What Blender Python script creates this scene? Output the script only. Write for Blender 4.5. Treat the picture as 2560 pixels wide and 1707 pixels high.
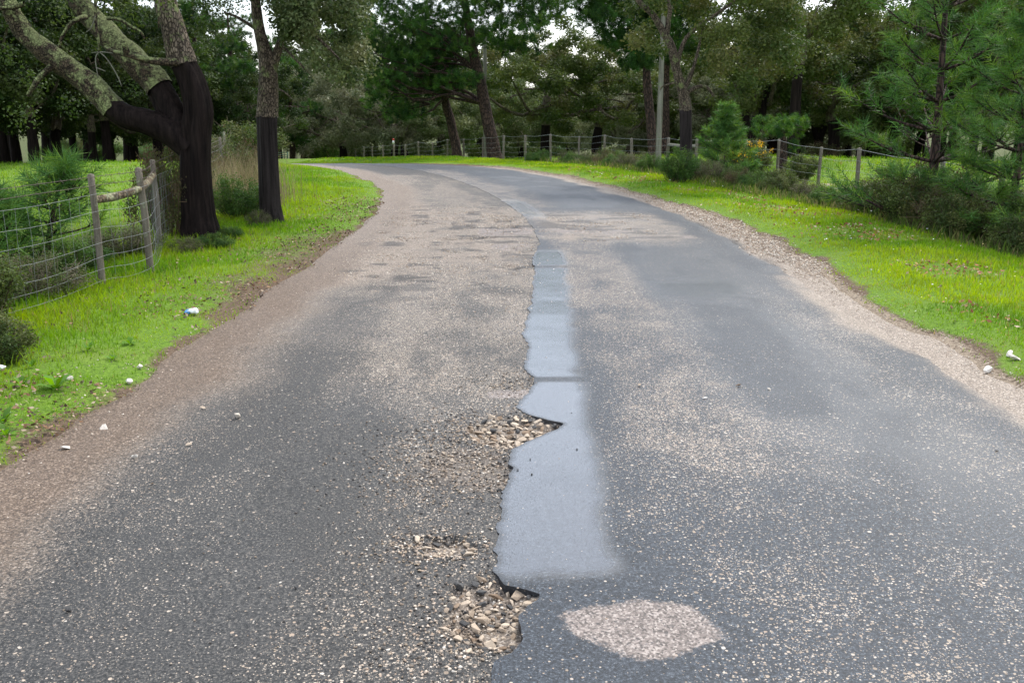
import bpy, bmesh, math, random
import numpy as np
from mathutils import Vector
R = math.radians
for o in list(bpy.data.objects): bpy.data.objects.remove(o)
scene = bpy.context.scene
col = scene.collection
# ------------------------------------------------------------------ camera
CAM_H = 1.75
PITCH = math.atan(588.5/2400)
cam_data = bpy.data.cameras.new('camera'); cam = bpy.data.objects.new('camera', cam_data); col.objects.link(cam)
cam_data.sensor_width = 36; cam_data.lens = 33.75; cam_data.clip_start = .05; cam_data.clip_end = 3000
cam.location = (0, 0, CAM_H); cam.rotation_euler = (math.pi/2-PITCH, 0, 0)
cam_data.dof.use_dof = True; cam_data.dof.focus_distance = 6.5; cam_data.dof.aperture_fstop = 11.0
scene.camera = cam
# ------------------------------------------------------------------ sky, sun, exposure
SUN_EL, SUN_AZ = 50, 35            # degrees; azimuth clockwise from +Y
world = bpy.data.worlds.new('World'); scene.world = world; world.use_nodes = True
wt = world.node_tree; wt.nodes.clear()
w_out = wt.nodes.new('ShaderNodeOutputWorld'); w_bg = wt.nodes.new('ShaderNodeBackground')
w_sky = wt.nodes.new('ShaderNodeTexSky'); w_sky.sky_type = 'NISHITA'; w_sky.sun_disc = False
w_sky.sun_elevation = R(SUN_EL); w_sky.sun_rotation = R(SUN_AZ); w_sky.air_density = 1.0; w_sky.dust_density = 2.0
w_tc = wt.nodes.new('ShaderNodeTexCoord'); w_n = wt.nodes.new('ShaderNodeTexNoise'); w_n.inputs['Scale'].default_value = 2.2
w_n.inputs['Detail'].default_value = 6; w_n.inputs['Roughness'].default_value = .55
w_r = wt.nodes.new('ShaderNodeMapRange'); w_r.inputs['From Min'].default_value = .3; w_r.inputs['From Max'].default_value = .62
w_r.inputs['To Min'].default_value = .12; w_r.inputs['To Max'].default_value = .82
w_m = wt.nodes.new('ShaderNodeMix'); w_m.data_type = 'RGBA'; w_m.inputs['B'].default_value = (9.4, 9.9, 10.8, 1)
wt.links.new(w_tc.outputs['Generated'], w_n.inputs['Vector']); wt.links.new(w_n.outputs['Fac'], w_r.inputs['Value'])
wt.links.new(w_r.outputs['Result'], w_m.inputs['Factor']); wt.links.new(w_sky.outputs['Color'], w_m.inputs['A'])
wt.links.new(w_m.outputs['Result'], w_bg.inputs['Color']); w_bg.inputs['Strength'].default_value = .085
wt.links.new(w_bg.outputs['Background'], w_out.inputs['Surface'])
sun_d = bpy.data.lights.new('sun', 'SUN'); sun_d.energy = 1.5; sun_d.angle = R(12); sun_d.color = (1, .95, .87)
sun = bpy.data.objects.new('sun', sun_d); col.objects.link(sun)
az = R(SUN_AZ); el = R(SUN_EL)
sun.rotation_euler = Vector((-math.sin(az)*math.cos(el), -math.cos(az)*math.cos(el), -math.sin(el))).to_track_quat('-Z', 'Y').to_euler()
vs = scene.view_settings; vs.view_transform = 'Standard'; vs.look = 'None'; vs.gamma = 1; vs.use_curve_mapping = False
vs.exposure = 1.45
scene.cycles.max_bounces = 4; scene.cycles.diffuse_bounces = 2; scene.cycles.glossy_bounces = 2; scene.cycles.transmission_bounces = 3
scene.cycles.use_denoising = True

# ------------------------------------------------------------------ numeric helpers
rng = np.random.default_rng(7)
random.seed(7)
def sstep(a, b, x):
    u = np.clip((x-a)/(b-a), 0, 1); return u*u*(3-2*u)
def win(v, a, b, w): return sstep(a-w, a+w, v)*(1-sstep(b-w, b+w, v))
def _hash(ix, iy, seed):
    h = (ix*374761393 + iy*668265263 + seed*1442695041) & 0xFFFFFFFF
    h = ((h ^ (h >> 13))*1274126177) & 0xFFFFFFFF
    return ((h ^ (h >> 16)) & 0xFFFF)/65535.0
def vnoise(x, y, seed=0):
    x = np.asarray(x, float); y = np.asarray(y, float)
    x, y = np.broadcast_arrays(x, y)
    ix = np.floor(x).astype(np.int64); iy = np.floor(y).astype(np.int64); fx = x-ix; fy = y-iy
    fx = fx*fx*(3-2*fx); fy = fy*fy*(3-2*fy)
    a = _hash(ix, iy, seed); b = _hash(ix+1, iy, seed); c = _hash(ix, iy+1, seed); d = _hash(ix+1, iy+1, seed)
    return (a*(1-fx)+b*fx)*(1-fy)+(c*(1-fx)+d*fx)*fy
def fbm(x, y, seed=0, oct=4):
    s = 0; a = .5; t = 0
    for k in range(oct):
        s = s+a*vnoise(np.asarray(x)*2**k, np.asarray(y)*2**k, seed+k*17); t += a; a *= .5
    return s/t

# ------------------------------------------------------------------ lie of the land
RC = 42.0; XC = .42; YB = 12.0      # the road runs straight to YB, then bends left on radius RC
def st(x, y):
    x = np.asarray(x, float); y = np.asarray(y, float)
    dx = x-(XC-RC); dy = y-YB
    r = np.sqrt(dx*dx+dy*dy); th = np.arctan2(dy, dx)
    return np.where(y < YB, y, YB+RC*th), np.where(y < YB, x-XC, r-RC)
def xy(s, t):
    s = np.asarray(s, float); t = np.asarray(t, float)
    th = (s-YB)/RC
    return np.where(s < YB, XC+t, XC-RC+(RC+t)*np.cos(th)), np.where(s < YB, s, YB+(RC+t)*np.sin(th))
def zc(y):
    y = np.asarray(y, float)
    def ramp(y, a, b): # integral of a slope that grows 0..1 between a and b
        u = np.clip(y-a, 0, b-a); return u*u/(2*(b-a))+np.maximum(y-b, 0)
    return -.062*ramp(y, 25, 37)+.062*ramp(y, 84, 110)
def edgeL(s): return np.interp(s, [-20, 4, 9, 14, 18.5, 22, 30, 90], [-3.02, -3.02, -2.84, -2.70, -2.42, -2.25, -2.2, -2.2])+(fbm(s*1.3, s*0+3.3, 5)-.5)*.3
def edgeR(s): return 2.9+(fbm(s*1.1, s*0+9.1, 6)-.5)*.35+.25*win(s, 10, 17, 2)
def gz(x, y, bumps=True):
    s, t = st(x, y); x = np.asarray(x, float); y = np.asarray(y, float)
    z = zc(y)
    z = z-.55*sstep(-5.0, -13, t)*1.0 if False else z-.55*(1-sstep(-13, -4.6, t))
    z = z-.32*sstep(5.0, 6.6, t)+.28*sstep(9, 15, t)*sstep(10, 25, y)
    z = z+.32*win(y, 36, 52, 5)*sstep(3.4, 6, t)*(1-sstep(16, 24, t))
    out = np.maximum(edgeL(s)-t, t-edgeR(s))          # >0 outside the road
    z = z+.05*sstep(0, .5, out)-.09*(1-sstep(-.28, .04, out))
    if bumps: z = z+(fbm(x*.9, y*.9, 31)-.5)*.10*sstep(0, 1.2, out)+(fbm(x*4, y*4, 33)-.5)*.03*sstep(0, .3, out)
    return z
def ray(px, py):
    u = (px-1280)/2400; v = -(py-853.5)/2400; c, s_ = math.cos(PITCH), math.sin(PITCH)
    return u, c+v*s_, -s_+v*c
def at(px, py, D):                   # a point D metres down the road, from its bearing
    r = ray(px, py); k = D/r[1]; return np.array((r[0]*k, D, CAM_H+r[2]*k))
def spot(px, D):                     # ground point on a bearing
    x = at(px, 380, D)[0]; return np.array((x, D, float(gz(x, D))))
def flat(px, py):                    # point of the level road near the camera
    r = ray(px, py); k = -CAM_H/r[2]; return r[0]*k, r[1]*k

# ------------------------------------------------------------------ mesh helpers
def make_mesh(name, V, polys, cols=None, smooth=False):
    me = bpy.data.meshes.new(name); V = np.asarray(V, np.float32)
    polys = [np.asarray(p, np.int32) for p in polys if len(p)]
    me.vertices.add(len(V)); me.vertices.foreach_set('co', V.ravel())
    idx = np.concatenate([p.ravel() for p in polys]); tot = np.concatenate([np.full(len(p), p.shape[1], np.int32) for p in polys])
    start = np.concatenate([[0], np.cumsum(tot)[:-1]]).astype(np.int32)
    me.loops.add(len(idx)); me.loops.foreach_set('vertex_index', idx)
    me.polygons.add(len(tot)); me.polygons.foreach_set('loop_start', start); me.polygons.foreach_set('loop_total', tot)
    if smooth: me.polygons.foreach_set('use_smooth', np.ones(len(tot), bool))
    if cols is not None:
        for nm, c in (cols.items() if isinstance(cols, dict) else {'Col': cols}.items()):
            a = me.color_attributes.new(nm, 'FLOAT_COLOR', 'POINT'); c = np.asarray(c, np.float32)
            if c.shape[1] == 3: c = np.hstack([c, np.ones((len(c), 1), np.float32)])
            a.data.foreach_set('color', c.ravel())
    me.update(calc_edges=True)
    return me
def tag(o, label=None, cat=None, group=None, kind=None):
    for k, v in (('label', label), ('category', cat), ('group', group), ('kind', kind)):
        if v: o[k] = v
    return o
def obj(name, me, mt=None, parent=None, **kw):
    o = bpy.data.objects.new(name, me); col.objects.link(o)
    if mt is not None and len(me.materials) == 0: me.materials.append(mt)
    o.parent = parent
    return tag(o, **kw)
def empty(name, loc=(0, 0, 0), rz=0, **kw):
    o = bpy.data.objects.new(name, None); col.objects.link(o); o.location = tuple(loc); o.rotation_euler = (0, 0, rz)
    o.empty_display_size = .2
    return tag(o, **kw)
def dup(root, loc, rz=0, sc=1, parent=None, **kw):
    c = root.copy(); col.objects.link(c); c.location = tuple(loc); c.rotation_euler = (0, 0, rz)
    c.scale = (sc, sc, sc) if np.isscalar(sc) else sc
    for ch in root.children:
        d = ch.copy(); col.objects.link(d); d.parent = c
        for g in ch.children:
            e = g.copy(); col.objects.link(e); e.parent = d
    return tag(c, **kw)
def smooth_path(P, n):
    P = np.asarray(P, float)
    if len(P) < 3:
        u = np.linspace(0, 1, n)[:, None]; return P[0]*(1-u)+P[-1]*u
    Q = np.vstack([2*P[0]-P[1], P, 2*P[-1]-P[-2]]); m = len(P)-1
    out = []
    for v in np.linspace(0, m, n):
        i = min(int(v), m-1); f = v-i; a, b, c, d = Q[i], Q[i+1], Q[i+2], Q[i+3]
        out.append(.5*((2*b)+(-a+c)*f+(2*a-5*b+4*c-d)*f*f+(-a+3*b-3*c+d)*f**3))
    return np.array(out)
class MB:                            # collects vertices and faces for ONE mesh
    def __init__(s): s.V = []; s.Q = []; s.T = []; s.C = []; s.n = 0
    def add(s, V, Q=None, T=None, c=None):
        V = np.asarray(V, float)
        if Q is not None and len(Q): s.Q.append(np.asarray(Q)+s.n)
        if T is not None and len(T): s.T.append(np.asarray(T)+s.n)
        s.V.append(V); s.n += len(V)
        if c is not None:
            c = np.asarray(c, float); s.C.append(np.broadcast_to(c, (len(V), 3)) if c.ndim == 1 else c)
    def tube(s, P, rad, sides=8, n=None, rough=0, freq=6, seed=0, flute=0, nf=3, cap=True, c=None, ang=1.6):
        P = np.asarray(P, float); n = n or len(P); rad = np.asarray(rad, float)*np.ones(len(P))
        u0 = np.linspace(0, 1, len(P)); Pp = smooth_path(P, n) if n > 2 else P
        r = np.interp(np.linspace(0, 1, n), u0, rad)
        T = np.gradient(Pp, axis=0); T /= np.linalg.norm(T, axis=1)[:, None]+1e-9
        L = np.concatenate([[0], np.cumsum(np.linalg.norm(np.diff(Pp, axis=0), axis=1))])
        up = np.array((0, 1., 0)) if abs(T[0][1]) < .9 else np.array((1., 0, 0))
        A = np.cross(T[0], up); A /= np.linalg.norm(A); VV = []
        th = np.linspace(0, 2*np.pi, sides, endpoint=False); ct, sn = np.cos(th), np.sin(th)
        for i in range(n):
            A = A-T[i]*A.dot(T[i]); A /= np.linalg.norm(A)+1e-9; B = np.cross(T[i], A)
            rr = np.full(sides, r[i])
            if rough: rr = rr*(1+rough*2*(fbm(ct*ang+L[i]*freq*.6+seed, sn*ang+L[i]*freq*.25+seed*3, seed, 3)-.5))
            if flute: rr = rr*(1+flute*np.cos(nf*th+seed+.5*L[i]))
            VV.append(Pp[i]+rr[:, None]*(ct[:, None]*A+sn[:, None]*B))
        VV = np.vstack(VV); i = np.arange(n-1)[:, None]*sides; j = np.arange(sides)[None]; k = (j+1) % sides
        Q = np.stack([i+j, i+k, i+sides+k, i+sides+j], -1).reshape(-1, 4)
        if cap:
            VV = np.vstack([VV, Pp[-1:]+T[-1]*r[-1]*.3]); top = len(VV)-1; b = (n-1)*sides
            s.add(VV, Q, np.stack([b+j[0], b+k[0], np.full(sides, top)], -1), c=c)
        else: s.add(VV, Q, c=c)
    def box(s, lo, hi, c=None):
        x0, y0, z0 = lo; x1, y1, z1 = hi
        V = [(x0,y0,z0),(x1,y0,z0),(x1,y1,z0),(x0,y1,z0),(x0,y0,z1),(x1,y0,z1),(x1,y1,z1),(x0,y1,z1)]
        s.add(V, [(0,3,2,1),(4,5,6,7),(0,1,5,4),(1,2,6,5),(2,3,7,6),(3,0,4,7)], c=c)
    def mesh(s, name, smooth=True):
        return make_mesh(name, np.vstack(s.V), [np.vstack(s.Q) if s.Q else [], np.vstack(s.T) if s.T else []], np.vstack(s.C) if s.C else None, smooth)
    def build(s, name, mt, parent=None, smooth=True, **kw): return obj(name, s.mesh(name, smooth), mt, parent, **kw)

# ------------------------------------------------------------------ materials
def newmat(name):
    m = bpy.data.materials.new(name); m.use_nodes = True; nt = m.node_tree; nt.nodes.clear()
    return m, nt, nt.nodes.new('ShaderNodeOutputMaterial')
def nd(nt, typ, ins=None, **props):
    n = nt.nodes.new('ShaderNode'+typ)
    for k, v in props.items(): setattr(n, k, v)
    for k, v in (ins or {}).items():
        if isinstance(v, tuple) and len(v) == 2 and isinstance(v[0], bpy.types.Node): nt.links.new(v[0].outputs[v[1]], n.inputs[k])
        elif isinstance(v, bpy.types.Node): nt.links.new(v.outputs[0], n.inputs[k])
        else: n.inputs[k].default_value = (tuple(v)+(1,) if isinstance(v, tuple) and len(v) == 3 and n.inputs[k].type == 'RGBA' else v)
    return n
def ramp(nt, fac, stops):
    n = nt.nodes.new('ShaderNodeValToRGB'); e = n.color_ramp.elements
    while len(e) < len(stops): e.new(.5)
    for i, (p, c) in enumerate(stops): e[i].position = p; e[i].color = (*c, 1) if len(c) == 3 else c
    nt.links.new(fac.outputs[0] if isinstance(fac, bpy.types.Node) else fac[0].outputs[fac[1]], n.inputs[0]); return n
def mixc(nt, f, a, b, mode='MIX'):
    n = nt.nodes.new('ShaderNodeMix'); n.data_type = 'RGBA'; n.blend_type = mode
    for k, v in ((0, f), (6, a), (7, b)):
        if isinstance(v, bpy.types.Node): v = (v, 2 if v.bl_idname == 'ShaderNodeMix' else 0)
        if isinstance(v, tuple) and len(v) == 2 and isinstance(v[0], bpy.types.Node): nt.links.new(v[0].outputs[v[1]], n.inputs[k])
        else: n.inputs[k].default_value = (*v, 1) if isinstance(v, tuple) else v
    return n
def C(n): return (n, 2)
def math_(nt, op, a, b=None, clamp=False):
    n = nt.nodes.new('ShaderNodeMath'); n.operation = op; n.use_clamp = clamp
    for i, v in enumerate((a, b)):
        if v is None: continue
        if isinstance(v, tuple): nt.links.new(v[0].outputs[v[1]], n.inputs[i])
        elif isinstance(v, bpy.types.Node): nt.links.new(v.outputs[0], n.inputs[i])
        else: n.inputs[i].default_value = v
    return n
def noise(nt, scale, detail=4, rough=.55, vec=None, **kw):
    n = nd(nt, 'TexNoise', {'Scale': scale, 'Detail': detail, 'Roughness': rough}, **kw)
    v = vec or nd(nt, 'TexCoord')
    nt.links.new(v.outputs['Object' if v.bl_idname == 'ShaderNodeTexCoord' else 0], n.inputs['Vector']); return n
def bark_mat(name, dark, light, lichen=None, lichen_amt=.5, stretch=.2, scale=10, bump=.6, top_moss=0, rough=.85, dist=.02, crack=4.0, cscale=2.2, spec=.25):
    m, nt, out = newmat(name); tc = nd(nt, 'TexCoord')
    mp = nd(nt, 'Mapping', {'Vector': (tc, 'Object'), 'Scale': (1, 1, stretch)})
    n1 = noise(nt, scale, 6, .65, mp); n2 = noise(nt, 1.6, 3, .6, tc)
    mp2 = nd(nt, 'Mapping', {'Vector': (tc, 'Object'), 'Scale': (1, 1, max(stretch, .35))})
    v = nd(nt, 'TexVoronoi', {'Scale': scale*cscale, 'Vector': mp2}, feature='DISTANCE_TO_EDGE')
    cr = math_(nt, 'MULTIPLY', (v, 0), crack, True)
    c1 = ramp(nt, n1, [(.32, dark), (.68, light)])
    c = mixc(nt, cr, tuple(d*.35 for d in dark), c1)
    if lichen:
        ln = noise(nt, 5.5, 6, .7, tc); src = math_(nt, 'ADD', ln, 0)
        if top_moss:
            g = nd(nt, 'NewGeometry'); sx = nd(nt, 'SeparateXYZ', {'Vector': (g, 'Normal')})
            src = math_(nt, 'ADD', ln, math_(nt, 'MULTIPLY', (sx, 'Z'), top_moss))
        mk = nd(nt, 'MapRange', {'Value': src, 'From Min': .62-lichen_amt*.25, 'From Max': .72-lichen_amt*.2})
        lc = ramp(nt, noise(nt, 22, 4, .6, tc), [(.35, tuple(x*.45 for x in lichen)), (.62, lichen)])
        c = mixc(nt, mk, C(c), lc)
    h = math_(nt, 'ADD', math_(nt, 'MULTIPLY', cr, .6), math_(nt, 'MULTIPLY', n1, .7))
    b = nd(nt, 'Bump', {'Height': h, 'Strength': bump, 'Distance': dist})
    p = nd(nt, 'BsdfPrincipled', {'Base Color': C(c), 'Roughness': rough, 'Normal': b, 'Specular IOR Level': spec})
    nt.links.new(p.outputs[0], out.inputs[0]); return m
def leaf_mat(name, trans=.3, rough=.5, spec=.4):
    m, nt, out = newmat(name); a = nd(nt, 'VertexColor', layer_name='Col')
    p = nd(nt, 'BsdfPrincipled', {'Base Color': (a, 0), 'Roughness': rough, 'Specular IOR Level': spec})
    hs = nd(nt, 'HueSaturation', {'Color': (a, 0), 'Saturation': 1.15, 'Value': 1.25, 'Hue': .485})
    t = nd(nt, 'BsdfTranslucent', {'Color': hs}); x = nd(nt, 'MixShader', {0: trans, 1: p, 2: t})
    nt.links.new(x.outputs[0], out.inputs[0]); return m
def plain_mat(name, c1, c2, scale=20, rough=.7, bump=.3, metal=0, stretch=1, rnd=0, dist=.005):
    m, nt, out = newmat(name); tc = nd(nt, 'TexCoord'); mp = nd(nt, 'Mapping', {'Vector': (tc, 'Object'), 'Scale': (1, 1, stretch)})
    n = noise(nt, scale, 5, .65, mp); src = n
    if rnd:
        oi = nd(nt, 'ObjectInfo'); src = math_(nt, 'ADD', math_(nt, 'MULTIPLY', n, 1-rnd), math_(nt, 'MULTIPLY', (oi, 'Random'), rnd))
    c = ramp(nt, src, [(.3, c1), (.7, c2)])
    b = nd(nt, 'Bump', {'Height': n, 'Strength': bump, 'Distance': dist})
    p = nd(nt, 'BsdfPrincipled', {'Base Color': c, 'Roughness': rough, 'Metallic': metal, 'Normal': b})
    nt.links.new(p.outputs[0], out.inputs[0]); return m
def road_mat(name, tint, fine):
    m, nt, out = newmat(name); tc = nd(nt, 'TexCoord')
    A = nd(nt, 'VertexColor', layer_name='wear'); B = nd(nt, 'VertexColor', layer_name='patch')
    sa = nd(nt, 'SeparateColor', {'Color': (A, 0)}); sb = nd(nt, 'SeparateColor', {'Color': (B, 0)})
    dens, wet, dirt, dark, pink = (sa, 0), (sa, 1), (sa, 2), (sb, 0), (sb, 1)
    grit = noise(nt, 250, 1, .5, tc); spk = nd(nt, 'MapRange', {'Value': grit, 'From Min': .60, 'From Max': .68, 'To Min': 1., 'To Max': .1}); film = (math_(nt, 'MULTIPLY', wet, spk), 0)
    g1 = noise(nt, 95, 4, .85, tc); g2 = noise(nt, 3.2, 5, .6, tc); g3 = noise(nt, 60, 4, .7, tc)
    asp = ramp(nt, g1, [(.38, (.002, .0024, .003)), (.46, (.014, .0165, .020)), (.54, (.036, .041, .047)), (.61, (.100, .103, .105)), (.69, (.24, .235, .225))])
    asp = mixc(nt, math_(nt, 'MULTIPLY', g2, .16), C(mixc(nt, 1.0, asp, tint, 'MULTIPLY')), tuple(a*b for a, b in zip((.042, .045, .049), tint)))
    chips = []; tone = None
    for sc, k, sz in ((48, .28, .36), (84, .8, .44), (165, fine, .45)):
        nv = noise(nt, sc*.8, 2, .5, tc)
        wv = nd(nt, 'VectorMath', {0: (tc, 'Object'), 1: (nd(nt, 'VectorMath', {0: (nv, 1), 'Scale': .35/sc}, operation='SCALE'), 0)}, operation='ADD')
        v = nd(nt, 'TexVoronoi', {'Scale': float(sc), 'Vector': (wv, 0)}, feature='F1'); sv = nd(nt, 'SeparateColor', {'Color': (v, 'Color')})
        on = math_(nt, 'LESS_THAN', (sv, 0), math_(nt, 'MULTIPLY', dens, k))
        near = math_(nt, 'LESS_THAN', (v, 'Distance'), math_(nt, 'MULTIPLY', math_(nt, 'ADD', (sv, 1), .55), sz*.75))
        chips.append((math_(nt, 'MULTIPLY', on, near), sv))
    c = asp
    for ch, sv in reversed(chips):
        cc = ramp(nt, (sv, 2), [(0, (.23, .18, .135)), (.3, (.41, .335, .26)), (.6, (.51, .44, .36)), (.85, (.33, .245, .18)), (1, (.57, .52, .455))])
        c = mixc(nt, ch, C(c) if c.bl_idname == 'ShaderNodeMix' else c, cc)
    chip = math_(nt, 'MAXIMUM', chips[0][0], math_(nt, 'MAXIMUM', chips[1][0], chips[2][0]))
    # earth and grit washed over the edges
    gr = nd(nt, 'TexVoronoi', {'Scale': 130., 'Vector': (tc, 'Object')}); sg = nd(nt, 'SeparateColor', {'Color': (gr, 'Color')})
    dc = ramp(nt, (sg, 0), [(0, (.06, .047, .037)), (.4, (.17, .135, .104)), (.72, (.27, .218, .17)), (.88, (.44, .37, .30)), (1, (.58, .51, .44))])
    dc = mixc(nt, math_(nt, 'MULTIPLY', noise(nt, 2.2, 4, .6, tc), .45), dc, (.20, .155, .118))
    dc = mixc(nt, math_(nt, 'MULTIPLY', (sb, 2), .85), C(dc), C(mixc(nt, 1.0, C(dc), (.50, .42, .36), 'MULTIPLY')))
    dm = nd(nt, 'MapRange', {'Value': math_(nt, 'ADD', dirt, math_(nt, 'ADD', math_(nt, 'MULTIPLY', math_(nt, 'SUBTRACT', g3, .5), .8), math_(nt, 'MULTIPLY', math_(nt, 'SUBTRACT', g1, .5), 1.6))), 'From Min': .32, 'From Max': .72})
    dm2 = math_(nt, 'MULTIPLY', dm, math_(nt, 'GREATER_THAN', dirt, .02))
    c = mixc(nt, dm2, C(c), C(dc))
    pc = ramp(nt, (sg, 1), [(0, (.06, .050, .045)), (.3, (.14, .115, .102)), (.7, (.24, .20, .178)), (1, (.40, .35, .315))])
    pm = nd(nt, 'MapRange', {'Value': math_(nt, 'ADD', pink, math_(nt, 'MULTIPLY', math_(nt, 'SUBTRACT', g3, .5), .8)), 'From Min': .40, 'From Max': .58})
    c = mixc(nt, math_(nt, 'MULTIPLY', pm, math_(nt, 'GREATER_THAN', pink, .02)), C(c), pc)
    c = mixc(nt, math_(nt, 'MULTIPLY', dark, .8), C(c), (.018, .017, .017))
    c = mixc(nt, math_(nt, 'MULTIPLY', wet, .3), C(c), (.022, .025, .030))
    ro = nd(nt, 'MapRange', {'Value': film, 'From Min': 0., 'From Max': 1., 'To Min': .55, 'To Max': .2})
    h = math_(nt, 'ADD', math_(nt, 'MULTIPLY', g1, .9), math_(nt, 'MULTIPLY', chip, .5))
    bs = nd(nt, 'MapRange', {'Value': wet, 'To Min': 1.0, 'To Max': .34})
    b = nd(nt, 'Bump', {'Height': h, 'Strength': bs, 'Distance': .004})
    sp = nd(nt, 'MapRange', {'Value': film, 'To Min': .22, 'To Max': .5})
    wm = math_(nt, 'MULTIPLY', film, .98, True)
    p = nd(nt, 'BsdfPrincipled', {'Base Color': C(c), 'Roughness': ro, 'Normal': b, 'Specular IOR Level': sp, 'Coat Weight': wm, 'Coat Roughness': nd(nt, 'MapRange', {'Value': wet, 'From Min': .2, 'From Max': .85, 'To Min': .5, 'To Max': .2}), 'Coat IOR': 1.6})
    nt.links.new(p.outputs[0], out.inputs[0]); return m
def ground_mat():
    m, nt, out = newmat('meadow_soil'); tc = nd(nt, 'TexCoord'); A = nd(nt, 'VertexColor', layer_name='zone'); s = nd(nt, 'SeparateColor', {'Color': (A, 0)})
    n1 = noise(nt, 1.1, 5, .6, tc); n2 = noise(nt, 40, 5, .7, tc); n3 = noise(nt, .25, 3, .5, tc)
    gcol = ramp(nt, n2, [(.28, (.045, .085, .012)), (.5, (.11, .20, .02)), (.72, (.18, .29, .03))])
    gcol = mixc(nt, nd(nt, 'MapRange', {'Value': n1, 'From Min': .5, 'From Max': .7, 'To Max': .55}), gcol, (.19, .24, .05))
    soil = ramp(nt, n2, [(.3, (.05, .035, .024)), (.55, (.14, .098, .066)), (.75, (.24, .175, .12))])
    c = mixc(nt, nd(nt, 'MapRange', {'Value': math_(nt, 'ADD', (s, 0), math_(nt, 'MULTIPLY', math_(nt, 'SUBTRACT', noise(nt, 9, 4, .7, tc), .5), .9)), 'From Min': .35, 'From Max': .65}), soil, C(gcol))
    c = mixc(nt, nd(nt, 'MapRange', {'Value': math_(nt, 'ADD', (s, 2), math_(nt, 'MULTIPLY', math_(nt, 'SUBTRACT', n2, .5), .8)), 'From Min': .4, 'From Max': .6}), C(c), ramp(nt, n2, [(.35, (.15, .115, .082)), (.6, (.34, .275, .205))]))
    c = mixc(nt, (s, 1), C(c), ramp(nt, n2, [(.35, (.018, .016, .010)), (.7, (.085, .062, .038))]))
    b = nd(nt, 'Bump', {'Height': n2, 'Strength': .8, 'Distance': .03})
    p = nd(nt, 'BsdfPrincipled', {'Base Color': C(c), 'Roughness': .9, 'Normal': b, 'Specular IOR Level': .15})
    nt.links.new(p.outputs[0], out.inputs[0]); return m
M = {}
M['road'] = road_mat('old_asphalt', (1.38, 1.22, 1.05), 1.1); M['overlay'] = road_mat('newer_asphalt', (.86, 1.0, 1.17), .8); M['ground'] = ground_mat()
M['leaf'] = leaf_mat('oak_leaf', .32, .55, .15); M['needle'] = leaf_mat('pine_needle', .35, .5, .2); M['grass'] = leaf_mat('grass_blade', .45, .55, .25)
M['twig'] = leaf_mat('dry_twig', .05, .8, .2)
M['stripped'] = bark_mat('stripped_cork_trunk', (.004, .0032, .0032), (.024, .017, .015), stretch=.06, scale=22, bump=.8, dist=.02, rough=.75, crack=60., spec=.05)
M['stripped_grey'] = bark_mat('stripped_grey_trunk', (.005, .004, .004), (.042, .034, .033), stretch=.05, scale=22, bump=.7, dist=.015, rough=.7, crack=60., spec=.08)
M['cork'] = bark_mat('cork_bark', (.055, .040, .028), (.24, .19, .14), (.20, .24, .09), .35, .4, 14, 1.0, dist=.03, cscale=2.6, crack=6.)
M['mossy'] = bark_mat('mossy_bark', (.030, .022, .014), (.13, .095, .06), (.31, .35, .15), .58, .6, 16, 1.0, top_moss=.16, dist=.04, cscale=2.4, crack=7.)
M['pinebark'] = bark_mat('pine_bark', (.030, .020, .018), (.115, .070, .055), None, stretch=.3, scale=9, bump=1.0, dist=.03, cscale=1.6, crack=5.)
M['post'] = bark_mat('weathered_post', (.075, .062, .046), (.19, .168, .132), (.24, .27, .17), .25, .08, 30, .5, dist=.006, crack=60.)
M['pole'] = bark_mat('weathered_pole', (.11, .105, .085), (.23, .22, .18), (.18, .22, .13), .3, .06, 14, .3, dist=.006, crack=60.)
M['rail'] = bark_mat('lichen_log', (.09, .065, .04), (.25, .19, .12), (.33, .33, .2), .5, .5, 14, .7, dist=.01)
M['wire'] = plain_mat('galvanised_wire', (.15, .16, .165), (.26, .275, .28), 40, .55, 0, .3)
M['barb'] = plain_mat('rusty_wire', (.05, .035, .03), (.12, .09, .08), 60, .7, 0, .3)
M['stone'] = plain_mat('limestone_rubble', (.20, .135, .085), (.56, .46, .35), 18, .8, .6, 0, 1, .5, .008)
M['darkstone'] = plain_mat('tarred_stone', (.016, .016, .017), (.07, .068, .066), 30, .6, .6, 0, 1, .3, .006)
M['palestone'] = plain_mat('pale_stone', (.46, .40, .33), (.70, .66, .60), 14, .8, .5, 0, 1, .3, .006)
M['gravel'] = leaf_mat('gravel_grain', 0, .85, .3)
M['white'] = plain_mat('white_paint', (.62, .63, .62), (.80, .80, .79), 12, .5, .1)
M['red'] = plain_mat('red_paint', (.40, .04, .03), (.55, .07, .05), 12, .5, .1)
M['green'] = plain_mat('green_paint', (.01, .10, .075), (.02, .18, .13), 12, .5, .1)
M['blue'] = plain_mat('blue_print', (.05, .20, .48), (.10, .32, .62), 12, .4, .1)
M['plastic'] = plain_mat('white_plastic', (.72, .74, .76), (.84, .85, .86), 30, .35, .2)

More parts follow.
